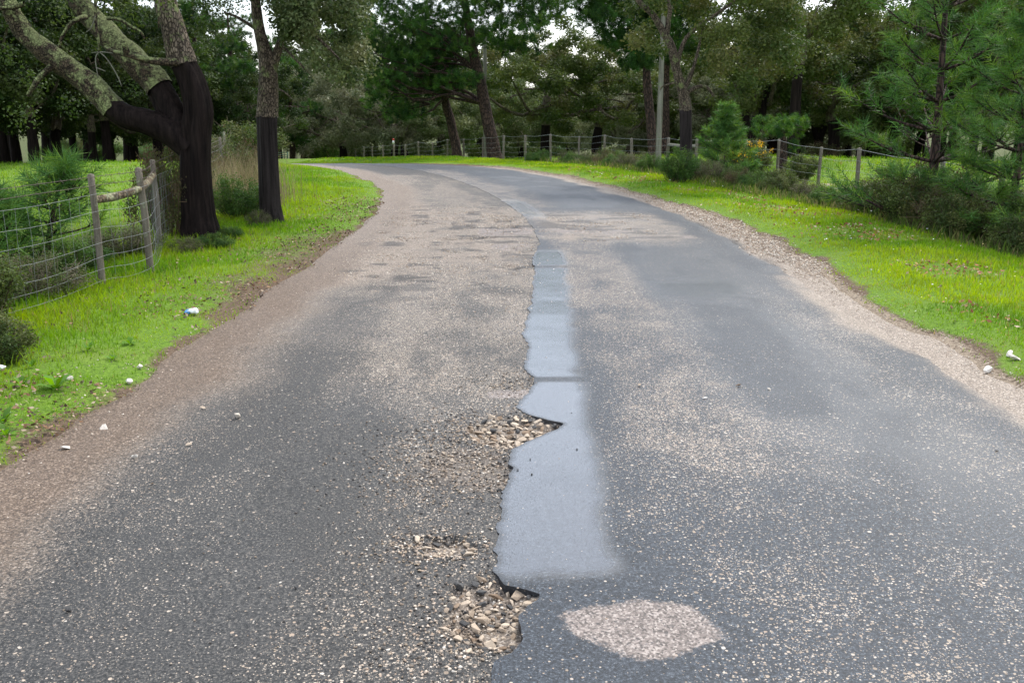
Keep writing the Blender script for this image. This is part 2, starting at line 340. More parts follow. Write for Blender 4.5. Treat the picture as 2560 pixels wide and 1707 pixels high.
# ------------------------------------------------------------------ ground sheet
def axis(a): return np.unique(np.concatenate([np.asarray(k, float) for k in a]))
gx = axis([np.arange(-12, 12.01, .14), np.arange(-30, -12, .5), np.arange(12, 30, .5), np.arange(-80, -30, 3), np.arange(30, 81, 3), [-600, -380, -240, -150, -110, 110, 150, 240, 380, 600]])
gy = axis([np.arange(-30, 0, 1.5), np.arange(0, 36, .14), np.arange(36, 60, .5), np.arange(60, 130, 2.5), [140, 160, 190, 230, 300, 400, 600, 900]])
GX, GY = np.meshgrid(gx, gy); S_, T_ = st(GX, GY)
inb = (GX > -200) & (GY < 100)
GZ = gz(GX, GY)
outd = np.maximum(edgeL(S_)-T_, T_-edgeR(S_))
nz = fbm(GX*.6, GY*.6, 41)
grassy = sstep(-.12, .22, outd+(fbm(GX*2.5, GY*2.5, 43)-.5)*.5)
grassy = grassy*(1-.55*win(T_, -3.5, -2.6, .3)*win(GY, 8, 14, 2))
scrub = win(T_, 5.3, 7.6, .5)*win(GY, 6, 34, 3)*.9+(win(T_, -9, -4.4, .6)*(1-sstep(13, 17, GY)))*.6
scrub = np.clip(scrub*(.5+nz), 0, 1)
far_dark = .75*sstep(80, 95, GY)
sand = .8*win(T_, 9, 15, 1.5)*win(GY, 20, 27, 2)*sstep(.5, .65, nz)+.55*win(T_, -12, -6.5, 1.5)*win(GY, 10, 22, 3)*sstep(.5, .66, nz)
sand = np.clip(sand+.75*win(T_-edgeR(S_), -.6, .04, .10)*(GY < 30), 0, 1); grassy = grassy*(1-.8*win(T_-edgeR(S_), -.6, .05, .1))
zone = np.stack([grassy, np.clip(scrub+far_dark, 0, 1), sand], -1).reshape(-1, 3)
ny, nx = GX.shape; ii = np.arange(ny-1)[:, None]*nx+np.arange(nx-1)[None]
Q = np.stack([ii, ii+1, ii+nx+1, ii+nx], -1).reshape(-1, 4)
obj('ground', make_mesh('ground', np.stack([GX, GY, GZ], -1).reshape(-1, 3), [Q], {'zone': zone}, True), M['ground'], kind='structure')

# ------------------------------------------------------------------ road
SEAM = np.array([(-15,.0),(2.4,-.07),(2.66,-.06),(2.78,-.08),(2.84,0.0),(2.92,.055),(3.0,.05),(3.08,.035),(3.14,.06),(3.20,.095),(3.235,.10),(3.27,.03),(3.30,-.04),(3.41,-.07),(3.6,-.055),(3.85,-.05),(4.19,-.045),(4.46,-.02),(4.66,-.03),(4.76,-.02),(4.88,.06),(5.0,.15),(5.10,.25),(5.20,.275),(5.27,.17),(5.34,.10),(5.49,.02),(5.6,.03),(5.85,.12),(6.0,.125),(6.15,.15),(6.3,.10),(6.55,.09),(7.06,.13),(7.4,.09),(7.81,.11),(8.53,.18),(9.89,.24),(11.38,.25),(12.49,.36),(14.36,.36),(16.2,.35),(18.5,.28),(90,.3)])
def seam(s): return np.interp(s, SEAM[:, 0], SEAM[:, 1])+(fbm(s*5, s*0+1.7, 51, 3)-.5)*.085+(vnoise(s*45, s*0, 52)-.5)*.014
HOLES = [(-.07, 3.06, .23, .30, .036), (.0, 5.06, .30, .31, .042), (-.28, 3.62, .16, .11, .031), (.02, 6.02, .16, .2, .02), (-.22, 4.55, .34, .42, .014)]
def hole(x, s, p):
    cx, cs, rx, rs, d = p
    r = np.sqrt(((x-cx)/rx)**2+((s-cs)/rs)**2)+(fbm(x*7, s*7, 61)-.5)*.9
    return sstep(1.05, .55, r) if False else 1-sstep(.55, 1.05, r)
rows = np.concatenate([np.arange(-14, 2, .4), np.arange(2, 9, .022), np.arange(9, 16, .045), np.arange(16, 32, .09), np.arange(32, 78, .4)])
def road_surf(s, t):
    x, y = xy(s, t); return zc(y)-.010*(t/2.6)**2+(fbm(s*.8, t*.8, 71)-.5)*.022+.0
def rut(s, t): return (fbm(s*.35, t*1.6, 73)-.5)
def masks(s, xp, overlay):
    nA = fbm(s*.9, xp*2.2, 81); nB = fbm(s*3.5, xp*5, 82); nC = fbm(s*.5, xp*4.5, 83); lt = edgeL(s)+XC; rt = edgeR(s)+XC
    if not overlay:
        d = .022+1.25*win(s, 9.6, 17.5, 1.6)*win(xp, -1.75, .6, .35)+.62*win(s, 6.0, 10.5, .9)*win(xp, -1.15, .3, .35)+.40*win(s, 2.0, 3.5, .3)*win(xp, -.7, .2, .22)
        d = d+.26*win(s, 3.4, 6.6, .4)*win(xp, -.62, .2, .25)+.9*win(s, 17, 26, 1.2)*win(xp, -1.5, .1, .5)+.10*win(xp, -2.3, -1.4, .4)
        d = d*(.5+1.0*sstep(.3, .7, nA))*(.6+.8*sstep(.3, .7, nB))+.30*sstep(.62, .76, nC)*sstep(4.5, 7, s)
        dirt = (1-sstep(lt+.15, lt+1.15, xp+(nA-.5)*.35+(nB-.5)*.12))*1.0+.16*win(xp, -1.9, -1.0, .4)*sstep(5, 8, s)+.62*win(s, 10.0, 17.4, 1.5)*win(xp, -2.2, .35, .4)*(.35+1.1*nB)
        dirt = dirt+sstep(rt-.75, rt-.35, xp)+.25*win(s, 4.0, 8, 1)*win(xp, -1.7, -.95, .25)*nA
        wet = .03+.06*sstep(.5, .7, nA)*(1-sstep(9.5, 10.5, s))
        brown = (1-sstep(lt+.42, lt+.80, xp+(nA-.5)*.3))*(1-.45*sstep(8, 14, s))
        dark = 0*s
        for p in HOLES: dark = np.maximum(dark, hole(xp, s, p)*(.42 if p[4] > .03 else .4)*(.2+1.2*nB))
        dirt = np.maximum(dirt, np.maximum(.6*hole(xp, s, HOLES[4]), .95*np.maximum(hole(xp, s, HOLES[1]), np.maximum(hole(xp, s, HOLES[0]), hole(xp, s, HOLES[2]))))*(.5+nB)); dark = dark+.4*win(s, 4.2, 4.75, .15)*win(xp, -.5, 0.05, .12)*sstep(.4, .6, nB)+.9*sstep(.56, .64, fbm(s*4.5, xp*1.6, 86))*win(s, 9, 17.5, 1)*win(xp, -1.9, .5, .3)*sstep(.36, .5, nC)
        pink = .85*win(s, 13.3, 14.3, .25)*win(xp, -.45, .36, .12)*(.6+.7*nB)+.75*win(s, 5.68, 5.86, .05)*win(xp, -.16, .13, .05)+.7*win(s, 11.8, 12.6, .2)*win(xp, -.3, .4, .15)*nB*1.4
    else:
        brown = 0*s
        d = .07+1.1*win(s, 8.3, 12.6, .7)*win(xp, .55, 1.22, .18)+.55*win(s, 4.8, 9, .9)*win(xp, .58, 1.42, .25)+.30*win(s, 1.5, 5.2, .6)*win(xp, .64, 1.75, .32)
        d = d+.30*win(xp, 2.35, 2.9, .2)*win(s, 3.5, 9, 1)+1.2*win(s, 12.6, 16.4, .5)*win(xp, .45, 2.3, .35)+.7*win(s, 17, 28, 1)*win(xp, -.2, 1.0, .4)
        d = d*(.5+1.0*sstep(.3, .7, nA))*(.6+.8*sstep(.3, .7, nB))
        dirt = sstep(rt-.75, rt-.2, xp+(nA-.5)*.6)+.7*win(s, 12.7, 16, .4)*win(xp, .4, 2.6, .4)*(.3+nB)
        sm = seam(s); rel = xp-sm
        strip = sstep(-.02, .03, rel)*(1-sstep(.30+.06*win(s, 3, 5, .5), .45+.05*win(s, 3, 5, .5), xp-np.interp(s, [2, 3.4, 5, 8, 12], [-.05, -.05, .02, .12, .28])+(nB-.5)*.12))
        band = 1-.75*sstep(.66, .8, fbm(s*2.2, xp*.15+3, 85, 3))
        strip = strip*sstep(3.30, 3.46, s+(nB-.5)*.10)*(1-sstep(11.6, 12.1, s))*band*(.72+.45*fbm(s*3, xp*7, 84))
        strip = strip*(1-.9*win(s, 6.02, 6.14, .03))*(1-.9*win(s, 10.55, 10.75, .04))
        blot = .5*win(s, 8.7, 9.9, .4)*win(xp, 1.35, 2.35, .22)*sstep(.33, .5, fbm(s*1.6, xp*2.2, 89))
        gen = (.06+.14*sstep(.38, .62, nA))*win(xp, 1.25, 2.65, .4)*sstep(3.2, 5, s)+.6*win(s, 15.6, 18.4, .5)*win(rel, 0, .35, .08)
        wet = np.clip(np.maximum(strip, np.maximum(blot, gen))+.10, 0, 1)
        d = d*(1-.97*np.clip(strip*1.3, 0, 1))*(1-.6*blot); dirt = dirt*(1-strip)
        dark = .8*sstep(.55, .62, fbm(s*4.5, xp*1.6, 87))*win(s, 12.8, 16.2, .4)*win(xp, .4, 2.4, .3)
        dx_, ds_ = (xp-.47+.12*(s-3.0))/.285, (s-3.005)/.205
        pink = (1-sstep(.75, 1.15, np.sqrt(dx_**2+ds_**2)+(fbm(xp*4.2, s*5, 88)-.5)*1.1))*.62+.7*win(s, 13.5, 14.1, .15)*win(xp, .5, 2.0, .2)*nB*1.5+.7*win(s, 12.9, 13.3, .12)*win(xp, 1.6, 2.6, .2)*nB*1.4
    cl = lambda v: np.clip(v, 0, 1)
    return {'wear': np.stack([cl(d), cl(wet), cl(dirt)], -1).reshape(-1, 3), 'patch': np.stack([cl(dark), cl(pink), cl(brown)], -1).reshape(-1, 3)}
def grid_faces(nr, nc):
    i = np.arange(nr-1)[:, None]*nc+np.arange(nc-1)[None]; return np.stack([i, i+1, i+nc+1, i+nc], -1).reshape(-1, 4)
tcol = np.concatenate([np.arange(-3.5, -1.3, .06), np.arange(-1.3, .02, .024), np.arange(.02, 3.75, .12)])
S2, T2 = np.meshgrid(rows, tcol, indexing='ij'); X2 = T2+XC
holes = sum(hole(X2, S2, p)*p[4] for p in HOLES)
Z2 = road_surf(S2, T2)-.0035-holes-(fbm(X2*14, S2*14, 91)-.5)*.022*np.clip(holes/.03, 0, 1)
Z2 = Z2-.030*sstep(.0, .05, X2-seam(S2))*(1-np.clip(holes/.02, 0, 1))-.02*sstep(.02, .05, X2-seam(S2))
Z2 = Z2+.036*sstep(2.84, 3.06, X2+(fbm(S2*3, X2*3, 95)-.5)*.25)
rough_zone = win(S2, 10, 17, 1)*win(X2, -1.8, .5, .3)
Z2 = Z2+(fbm(X2*5, S2*5, 93)-.5)*.03*rough_zone-.028*sstep(.62, .72, fbm(X2*2.2, S2*1.6, 94))*rough_zone
outr = np.maximum(edgeL(S2)-T2, T2-edgeR(S2)); Z2 = Z2-.05*sstep(-.1, .35, outr)
wx, wy = xy(S2, T2)
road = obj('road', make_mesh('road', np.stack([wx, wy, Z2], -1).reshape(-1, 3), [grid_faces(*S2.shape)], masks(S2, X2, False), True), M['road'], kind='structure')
# newer surface course of the right lane, its broken edge is the seam
U = np.concatenate([[0, 0, 0], np.linspace(0, .30, 26)[1:], np.linspace(.30, 1, 34)[1:], [1]])
S3, U3 = np.meshgrid(rows, U, indexing='ij')
redge = 2.66+(fbm(rows*2.3, rows*0+4, 96)-.5)*.22; smr = seam(rows)
X3 = smr[:, None]+(redge[:, None]+XC-smr[:, None])*U3; T3 = X3-XC
Z3 = road_surf(S3, T3)-.035*sstep(.90, 1, U3); Z3[:, 0] -= .085; Z3[:, -1] -= .06
rz = win(S3, 12.8, 16.2, .4)*win(X3, .5, 2.4, .3); Z3 = Z3-.016*sstep(.6, .66, fbm(X3*4, S3*3.2, 97))*rz+(fbm(X3*7, S3*7, 98)-.5)*.014*rz
wx3, wy3 = xy(S3, T3); mk = masks(S3, X3, True)
skirt = (np.arange(len(U)) <= 1); GF = grid_faces(*S3.shape); GF = GF[(GF[:, 0] % len(U)) != 1]; sk = np.broadcast_to(skirt[None], S3.shape).reshape(-1)
mk['patch'][sk, 0] = .9  # side face coloured near black: dark asphalt with its shadow put into the colour
obj('surface_course', make_mesh('surface_course', np.stack([wx3, wy3, Z3], -1).reshape(-1, 3), [GF], mk, True), M['overlay'], road, label='newer wetter asphalt layer of the right lane with broken edge')
def road_z(x, s):
    t = x-XC; z = float(road_surf(np.array(s), np.array(t)))
    if x > float(seam(np.array(s))): return z
    h = sum(float(hole(np.array(x), np.array(s), p))*p[4] for p in HOLES); return z-.0035-h

# ------------------------------------------------------------------ stones
def rock_mesh(seed, n=14, squash=.65, mt=None):
    r = np.random.default_rng(seed); bm = bmesh.new()
    for k in range(n):
        v = r.normal(size=3); v /= np.linalg.norm(v); v *= (1, r.uniform(.6, .95), squash); v *= r.uniform(.8, 1.0); bm.verts.new(v*.5)
    g = bmesh.ops.convex_hull(bm, input=bm.verts); bmesh.ops.delete(bm, geom=[v for v in bm.verts if not v.link_faces], context='VERTS')
    bmesh.ops.bevel(bm, geom=list(bm.edges), offset=.035, segments=1, affect='EDGES', profile=.6, clamp_overlap=True) if n <= 8 else None
    me = bpy.data.meshes.new('stone'); bm.to_mesh(me); bm.free()
    if mt: me.materials.append(mt)
    return me
ROCK = [rock_mesh(100+k, 11, random.uniform(.42, .68), M['stone']) for k in range(9)]
DARK = [rock_mesh(130+k, 14, random.uniform(.5, .8), M['darkstone']) for k in range(4)]
PALE = [rock_mesh(150+k, 16, random.uniform(.5, .8), M['palestone']) for k in range(4)]
def put_stone(me, x, y, size, parent=None, sink=.25, name='stone', flatten=1, **kw):
    z = road_z(x, y) if -2.4 < x < 2.9 else float(gz(x, y))
    o = obj(name, me, None, parent, **kw); o.scale = (size*random.uniform(.9, 1.35), size*random.uniform(.8, 1.1), size*random.uniform(.75, 1.1)*flatten)
    o.location = (x, y, z+size*.5*(.62-sink)*flatten); o.rotation_euler = (random.uniform(-.4, .4), random.uniform(-.4, .4), random.uniform(0, 6.3)); return o
def fill_hole(p, n, lo, hi, frac_dark, bed):
    cx, cs, rx, rs, d = p; k = 0; tries = 0; done = []
    while k < n and tries < 4000:
        tries += 1; x = cx+random.uniform(-1, 1)*rx; s = cs+random.uniform(-1, 1)*rs; sz = random.uniform(lo, hi)*(1 if random.random() < .5 else .65)
        if x > float(seam(np.array(s)))-.35*sz or float(hole(np.array(x), np.array(s), p)) < .35: continue
        if any((x-a)**2+(s-b)**2 < (.36*(sz+c))**2 for a, b, c in done): continue
        done.append((x, s, sz)); put_stone(random.choice(DARK) if random.random() < frac_dark else random.choice(ROCK), x, s, sz, bed, .3); k += 1
def gravel(name, pts, sizes, palette, parent=None, **kw):
    base = [rock_mesh(170+k, 9, .6) for k in range(5)]; mb = MB(); data = []
    for b in base:
        v = np.array([q.co for q in b.vertices]); b.calc_loop_triangles(); t = np.array([q.vertices for q in b.loop_triangles]); data.append((v, t))
    pts = np.asarray(pts); pal = np.asarray(palette)
    which = rng.integers(0, 5, len(pts)); ang = rng.uniform(0, 6.283, len(pts)); pc = pal[rng.integers(0, len(pal), len(pts))]*rng.uniform(.75, 1.2, (len(pts), 1))
    for k, (v, t) in enumerate(data):
        ix = np.where(which == k)[0]
        if not len(ix): continue
        ca, sa = np.cos(ang[ix])[:, None], np.sin(ang[ix])[:, None]; s = np.asarray(sizes)[ix][:, None]
        X = v[None, :, 0]*ca-v[None, :, 1]*sa; Y = v[None, :, 0]*sa+v[None, :, 1]*ca; Z = np.broadcast_to(v[None, :, 2], X.shape)
        VV = np.stack([X*s, Y*s, Z*s], -1)+pts[ix][:, None]
        mb.add(VV.reshape(-1, 3), T=(t[None]+np.arange(len(ix))[:, None, None]*len(v)).reshape(-1, 3), c=np.repeat(pc[ix], len(v), 0))
    for b in base: bpy.data.meshes.remove(b)
    return mb.build(name, M['gravel'], parent, smooth=False, **kw)
PALG = [(.54, .46, .37), (.46, .37, .29), (.62, .56, .48), (.36, .27, .20), (.50, .40, .31), (.28, .22, .17)]
DKG = [(.045, .042, .040), (.09, .078, .068), (.17, .135, .105), (.32, .25, .18)]
# rubble round the potholes
for p, n, big in ((HOLES[0], 1100, (90, .028, .074, .15)), (HOLES[1], 1300, (105, .034, .088, .15)), (HOLES[2], 700, (34, .022, .055, .25)), (HOLES[4], 1900, (40, .014, .034, .5)), (HOLES[3], 260, (16, .015, .035, .5))):
    pp = []; sz = []; a = rng.normal(0, .62, (n, 2)); x = p[0]-.05+a[:, 0]*p[2]*1.25; s = p[1]+a[:, 1]*p[3]*1.2
    for xx, ss in zip(x, s):
        if xx < float(seam(np.array(ss)))-.012: q = rng.uniform(.008, .022); pp.append((xx, ss, road_z(xx, ss)+q*.1)); sz.append(q)
    bed = gravel('pothole_rubble', pp, sz, PALG+DKG+DKG, road, kind='stuff')
    if big: fill_hole(p, *big, bed)
# gravel shoulders and grit
def strip_pts(n, s0, s1, tfun, power=1.0):
    s = s0*(s1/s0)**(rng.uniform(0, 1, n)**power); t = tfun(s, n); x, y = xy(s, t); z = np.maximum(road_surf(s, t)-.05*sstep(-.1, .35, np.maximum(edgeL(s)-t, t-edgeR(s)))-.008, gz(x, y)); return x, y, z, s
x, y, z, s = strip_pts(13000, 5.5, 30, lambda s, n: edgeR(s)-.06+rng.normal(0, .10, n)-.20*win(s, 10, 18, 2)*rng.uniform(0, 1.7, n))
kp = rng.uniform(size=len(x)) < .22+.78*sstep(9.5, 11.5, s); x, y, z, s = x[kp], y[kp], z[kp], s[kp]
q = rng.uniform(.009, .030, len(x))*(1+s/30)*(.55+.5*win(s, 10, 18, 2)); gravel('shoulder_gravel', np.stack([x, y, z+q*.15], -1), q, PALG, kind='stuff', label='loose pale gravel along the right edge of the road', cat='gravel')
x, y, z, s = strip_pts(5500, 3.2, 26, lambda s, n: edgeL(s)+.45+rng.normal(0, .38, n))
q = rng.uniform(.006, .019, len(x))*(1+s/30); gravel('shoulder_grit', np.stack([x, y, z+q*.1], -1), q, PALG+DKG[1:], kind='stuff', label='small pebbles and grit along the left dirt shoulder', cat='grit')
def mid_pts(n):
    s = rng.uniform(8.2, 18.5, n); xp = rng.uniform(-2.0, 2.6, n); L = win(s, 10, 17.3, 1.2)*win(xp, -1.9, .33, .25)+.55*win(s, 7.5, 10.5, .8)*win(xp, -1.15, .2, .3); Rr = .9*win(s, 12.7, 16.3, .4)*win(xp, .42, 2.5, .3)+.8*win(s, 8.3, 12.6, .7)*win(xp, .55, 1.3, .2)
    k = rng.uniform(size=n) < np.maximum(L, Rr)*(.12+1.2*sstep(.36, .64, fbm(s*2.6, xp*1.7, 181)))
    s, xp = s[k], xp[k]; x, y = xy(s, xp-XC); return x, y, road_surf(s, xp-XC)-.004, s
x, y, z, s = mid_pts(17000); q = rng.uniform(.010, .030, len(x))*rng.uniform(.7, 1.25, len(x))*(.75+s/40)
gravel('exposed_aggregate', np.stack([x, y, z], -1), q, PALG[:5]+[(.56, .48, .40)], road, kind='stuff')
x, y, z, s = strip_pts(3200, 2.4, 18, lambda s, n: rng.uniform(-2.3, 2.3, n)*rng.uniform(.2, 1, n)-.4)
q = rng.uniform(.004, .012, len(x))*(1+s/25); keep = ((x+0) < seam(s)-.02) | (rng.uniform(size=len(x)) < .25)
gravel('road_grit', np.stack([x, y, z+q*.25+.004], -1)[keep], q[keep], PALG+DKG, kind='stuff', label='tiny stones scattered over the worn asphalt', cat='grit')
K = 2560/2352
def loose(px, py, size, meshes, label, group=None, flatten=1, cat='stone', name='loose_stone'):
    x, y = flat(px*K, py*K); put_stone(random.choice(meshes), x, y, size*1.3, None, .12, name, flatten, label=label, cat=cat, group=group)
loose(545, 957, .052, PALE, 'large pale angular stone lying alone on the left lane')
loose(433, 1018, .038, ROCK, 'yellowish flat stone on the left lane near the dirt shoulder', flatten=.6)
loose(1695, 885, .032, ROCK, 'squarish tan stone on the right lane, largest of its row')
loose(1468, 887, .032, ROCK, 'tan stone on the right lane beside the wet strip')
loose(1766, 893, .025, PALE, 'small pale stone next to the squarish tan stone')
loose(1619, 914, .026, PALE, 'small pointed pale stone on the chipped part of the right lane')
loose(160, 884, .055, PALE, 'round pinkish stone in the grass of the left verge')
loose(297, 880, .055, PALE, 'pale stone at the left grass edge beside the dirt')
loose(323, 848, .05, PALE, 'pale stone half hidden in the left verge grass')
for a, b in ((38, 1089), (152, 1022), (238, 977)): loose(a, b, .06, PALE, 'flat whitish stone pressed into the brown dirt shoulder', 'flat stones in the dirt shoulder', .35)
for a, b in ((1175, 1077), (1189, 1079), (1221, 1089), (1217, 1055), (1325, 1031)): loose(a, b, .012, DARK, 'tiny black tar crumb on the wet strip', 'tar crumbs on the wet strip', 1, 'crumb', 'tar_crumb')
loose(680, 1350, .016, DARK, 'small grey pebble alone on the smooth left lane')
loose(157, 1396, .022, DARK, 'grey blue pebble on the gritty part of the left lane')
loose(349, 1107, .018, ROCK, 'small reddish pebble among the left lane grit')
loose(310, 1045, .03, PALE, 'small white stone at the border of dirt and asphalt')
loose(2290, 1032, .018, DARK, 'black pebble near the right edge of the asphalt')
loose(466, 935, .03, ROCK, 'brownish stone beside the large pale stone on the left lane')
loose(2330, 831, .075, PALE, 'largest white stone at the right verge edge')
loose(2318, 822, .06, PALE, 'grey white stone touching the largest white stone on the right verge')
loose(2268, 847, .06, PALE, 'oval white stone where right verge meets gravel')
loose(2345, 893, .05, ROCK, 'low tan stone at the gravel edge below the white stones')

# ------------------------------------------------------------------ grass and leaf litter
def blades(name, x, y, h, w, cols, lean=.5, z=None, mt=None, **kw):
    n = len(x); z = gz(x, y)-.01 if z is None else z; B = np.stack([x, y, z], -1); a = rng.uniform(0, 6.283, n); f = rng.uniform(0, 6.283, n); ln = h*lean*rng.uniform(.2, 1.2, n)
    W = np.stack([np.cos(a), np.sin(a), a*0], -1)*w[:, None]*.5; D = np.stack([np.cos(f)*ln, np.sin(f)*ln, h], -1); D1 = np.stack([np.cos(f)*ln*.3, np.sin(f)*ln*.3, h*.58], -1)
    V = np.stack([B-W, B+W, B+D1+W*.75, B+D1-W*.75, B+D], 1); k = np.arange(n)[:, None]*5
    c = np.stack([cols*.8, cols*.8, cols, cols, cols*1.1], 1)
    return obj(name, make_mesh(name, V.reshape(-1, 3), [k+np.array([[0, 1, 2, 3]]), k+np.array([[3, 2, 4]])], c.reshape(-1, 3)), mt or M['grass'], **kw)
def gcols(x, y, n):
    f = fbm(x*.8, y*.8, 201); g = fbm(x*2.7, y*2.7, 202); u = rng.uniform(0, 1, n)
    a = np.array((.135, .285, .010)); b = np.array((.235, .37, .012)); d = np.array((.080, .20, .012)); dry = np.array((.30, .25, .10))
    c = a+(b-a)*sstep(.4, .62, f)[:, None]+(d-a)*sstep(.52, .7, g)[:, None]
    c = c*rng.uniform(.7, 1.25, (n, 1)); return np.where((u < .05)[:, None], dry, c)
def patch_(n, s0, s1, tf):
    s = s0*(s1/s0)**rng.uniform(0, 1, n); t = tf(s, n); x, y = xy(s, t); return x, y, s, t
n = 95000; x, y, s, t = patch_(n, 3.6, 36, lambda s, n: edgeL(s)+.14-rng.uniform(0, 1, n)**1.15*2.6)
e = edgeL(s)-t; k = rng.uniform(size=n) < (.05+.95*sstep(-.15, .35, e+(fbm(x*3, y*3, 211)-.5)*.6))*(1-.6*sstep(.55, .7, fbm(x*2.2, y*2.2, 212))*win(e, 0, 1.2, .3)); x, y, s, e = x[k], y[k], s[k], e[k]
h = (.020+.036*sstep(.1, 1.3, e))*rng.uniform(.5, 1.6, len(x))*(.7+.8*fbm(x*1.5, y*1.5, 213)); w = .0032*(1+s/8)*rng.uniform(.7, 1.3, len(x))
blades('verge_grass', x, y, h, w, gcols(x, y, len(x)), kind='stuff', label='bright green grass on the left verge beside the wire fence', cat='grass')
n = 125000; x, y, s, t = patch_(n, 4.6, 46, lambda s, n: edgeR(s)-.03+rng.uniform(0, 1, n)**1.05*2.75)
e = t-edgeR(s); red = sstep(.57, .66, fbm(x*1.1, y*1.1, 221))*win(e, .7, 1.9, .4)
k = rng.uniform(size=n) < (.05+.95*sstep(-.05, .4, e+(fbm(x*3, y*3, 222)-.5)*.5))*(1-.75*red); x, y, s, e = x[k], y[k], s[k], e[k]
h = (.022+.034*sstep(.1, 1.0, e))*rng.uniform(.5, 1.5, len(x))*(.7+.7*fbm(x*1.5, y*1.5, 223)); w = .0034*(1+s/8)*rng.uniform(.7, 1.3, len(x))
c = gcols(x, y, len(x)); c = c*np.array((1.12, 1.05, 1.0))
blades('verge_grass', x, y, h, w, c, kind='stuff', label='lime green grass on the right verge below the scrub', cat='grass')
n = 60000; y = 11*(75/11)**rng.uniform(0, 1, n); x = -4.9-rng.uniform(0, 1, n)**.8*y*.62; s, t = st(x, y); k = t < -5; x, y = x[k], y[k]
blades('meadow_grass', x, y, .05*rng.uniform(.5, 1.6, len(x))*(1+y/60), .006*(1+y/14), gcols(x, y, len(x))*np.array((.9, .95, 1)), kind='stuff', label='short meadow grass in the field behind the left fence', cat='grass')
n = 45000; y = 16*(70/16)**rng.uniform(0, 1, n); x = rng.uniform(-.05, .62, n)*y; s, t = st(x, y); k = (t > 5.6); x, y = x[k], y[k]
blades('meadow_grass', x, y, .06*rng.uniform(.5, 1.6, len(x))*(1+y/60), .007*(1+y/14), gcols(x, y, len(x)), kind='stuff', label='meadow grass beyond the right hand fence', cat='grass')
def flakes(name, x, y, size, pal, lift=.02, **kw):
    n = len(x); z = gz(x, y)+lift*rng.uniform(.3, 1.5, n); P = np.stack([x, y, z], -1); a = rng.normal(size=(n, 3))*np.array((1, 1, .35)); a /= np.linalg.norm(a, axis=1)[:, None]
    b = np.cross(a, rng.normal(size=(n, 3))*.5+np.array((0, 0, 1))); b /= np.linalg.norm(b, axis=1)[:, None]; s = size[:, None]
    V = np.stack([P-a*s*.5, P+b*s*.28, P+a*s*.5+np.array((0, 0, 1))*s*.1, P-b*s*.28], 1); c = np.asarray(pal)[rng.integers(0, len(pal), n)]*rng.uniform(.7, 1.2, (n, 1))
    return obj(name, make_mesh(name, V.reshape(-1, 3), [np.arange(n)[:, None]*4+np.array([[0, 1, 2, 3]])], np.repeat(c, 4, 0)), M['twig'], **kw)
n = 5200; x, y, s, t = patch_(n, 3.8, 19, lambda s, n: edgeL(s)+.1-np.abs(rng.normal(0, .75, n)))
k = fbm(x*1.6, y*1.6, 231) > .42; flakes('fallen_leaves', x[k], y[k], rng.uniform(.014, .032, k.sum())*(1+s[k]/20), [(.17, .095, .05), (.24, .15, .085), (.11, .07, .045), (.34, .27, .19), (.08, .055, .04)], .03, kind='stuff', label='dead brown oak leaves strewn over the left verge', cat='leaves')
n = 3400; x, y, s, t = patch_(n, 7, 27, lambda s, n: edgeR(s)+1.25+rng.normal(0, .4, n))
k = fbm(x*1.1, y*1.1, 221) > .55; flakes('fallen_needles', x[k], y[k], rng.uniform(.02, .045, k.sum())*(1+s[k]/30), [(.28, .11, .055), (.34, .17, .09), (.20, .085, .05), (.42, .33, .23)], .03, kind='stuff', label='reddish dead needles and earth patches on the right verge', cat='needles')
n = 260; x, y, s, t = patch_(n, 6, 30, lambda s, n: edgeR(s)+rng.uniform(.2, 2.4, n))
flakes('tiny_flowers', x, y, rng.uniform(.014, .024, n)*(1+s/30), [(.75, .75, .72), (.7, .62, .2)], .07, kind='stuff', label='tiny white and yellow flowers in the right verge grass', cat='flowers')
def weed(name, loc, r, nleaf, color, label, group, seed):
    rr = np.random.default_rng(seed); root = empty(name, loc, 0, label=label, cat='weed', group=group); mb = MB()
    for k in range(nleaf):
        a = k*2.4+rr.uniform(-.3, .3); L = r*rr.uniform(.6, 1.1); el = rr.uniform(.35, 1.1); d = np.array((math.cos(a)*math.cos(el), math.sin(a)*math.cos(el), math.sin(el))); w = np.array((-math.sin(a), math.cos(a), 0))*L*.17
        p0 = d*L*.1; p1 = d*L*.55+np.array((0, 0, L*.05)); p2 = d*L-np.array((0, 0, L*.18)); c = np.array(color)*rr.uniform(.7, 1.25)
        mb.add([p0-w*.3, p0+w*.3, p1+w, p1-w, p2], [(0, 1, 2, 3)], [(3, 2, 4)], c)
    mb.build('leaves', M['grass'], root)
for i, (a, b, r) in enumerate([(130, 908, .16), (5, 985, .15), (52, 905, .1), (205, 820, .1), (260, 835, .09), (300, 800, .09), (15, 1005, .1), (75, 860, .09)]):
    x, y = flat(a*K, b*K); weed('leafy_weed', (x, y, float(gz(x, y))), r, 15 if r > .12 else 9, (.11, .24, .025), 'fresh green leafy weed at the left verge edge, broad upright leaves', 'leafy weeds on the left verge', 300+i)

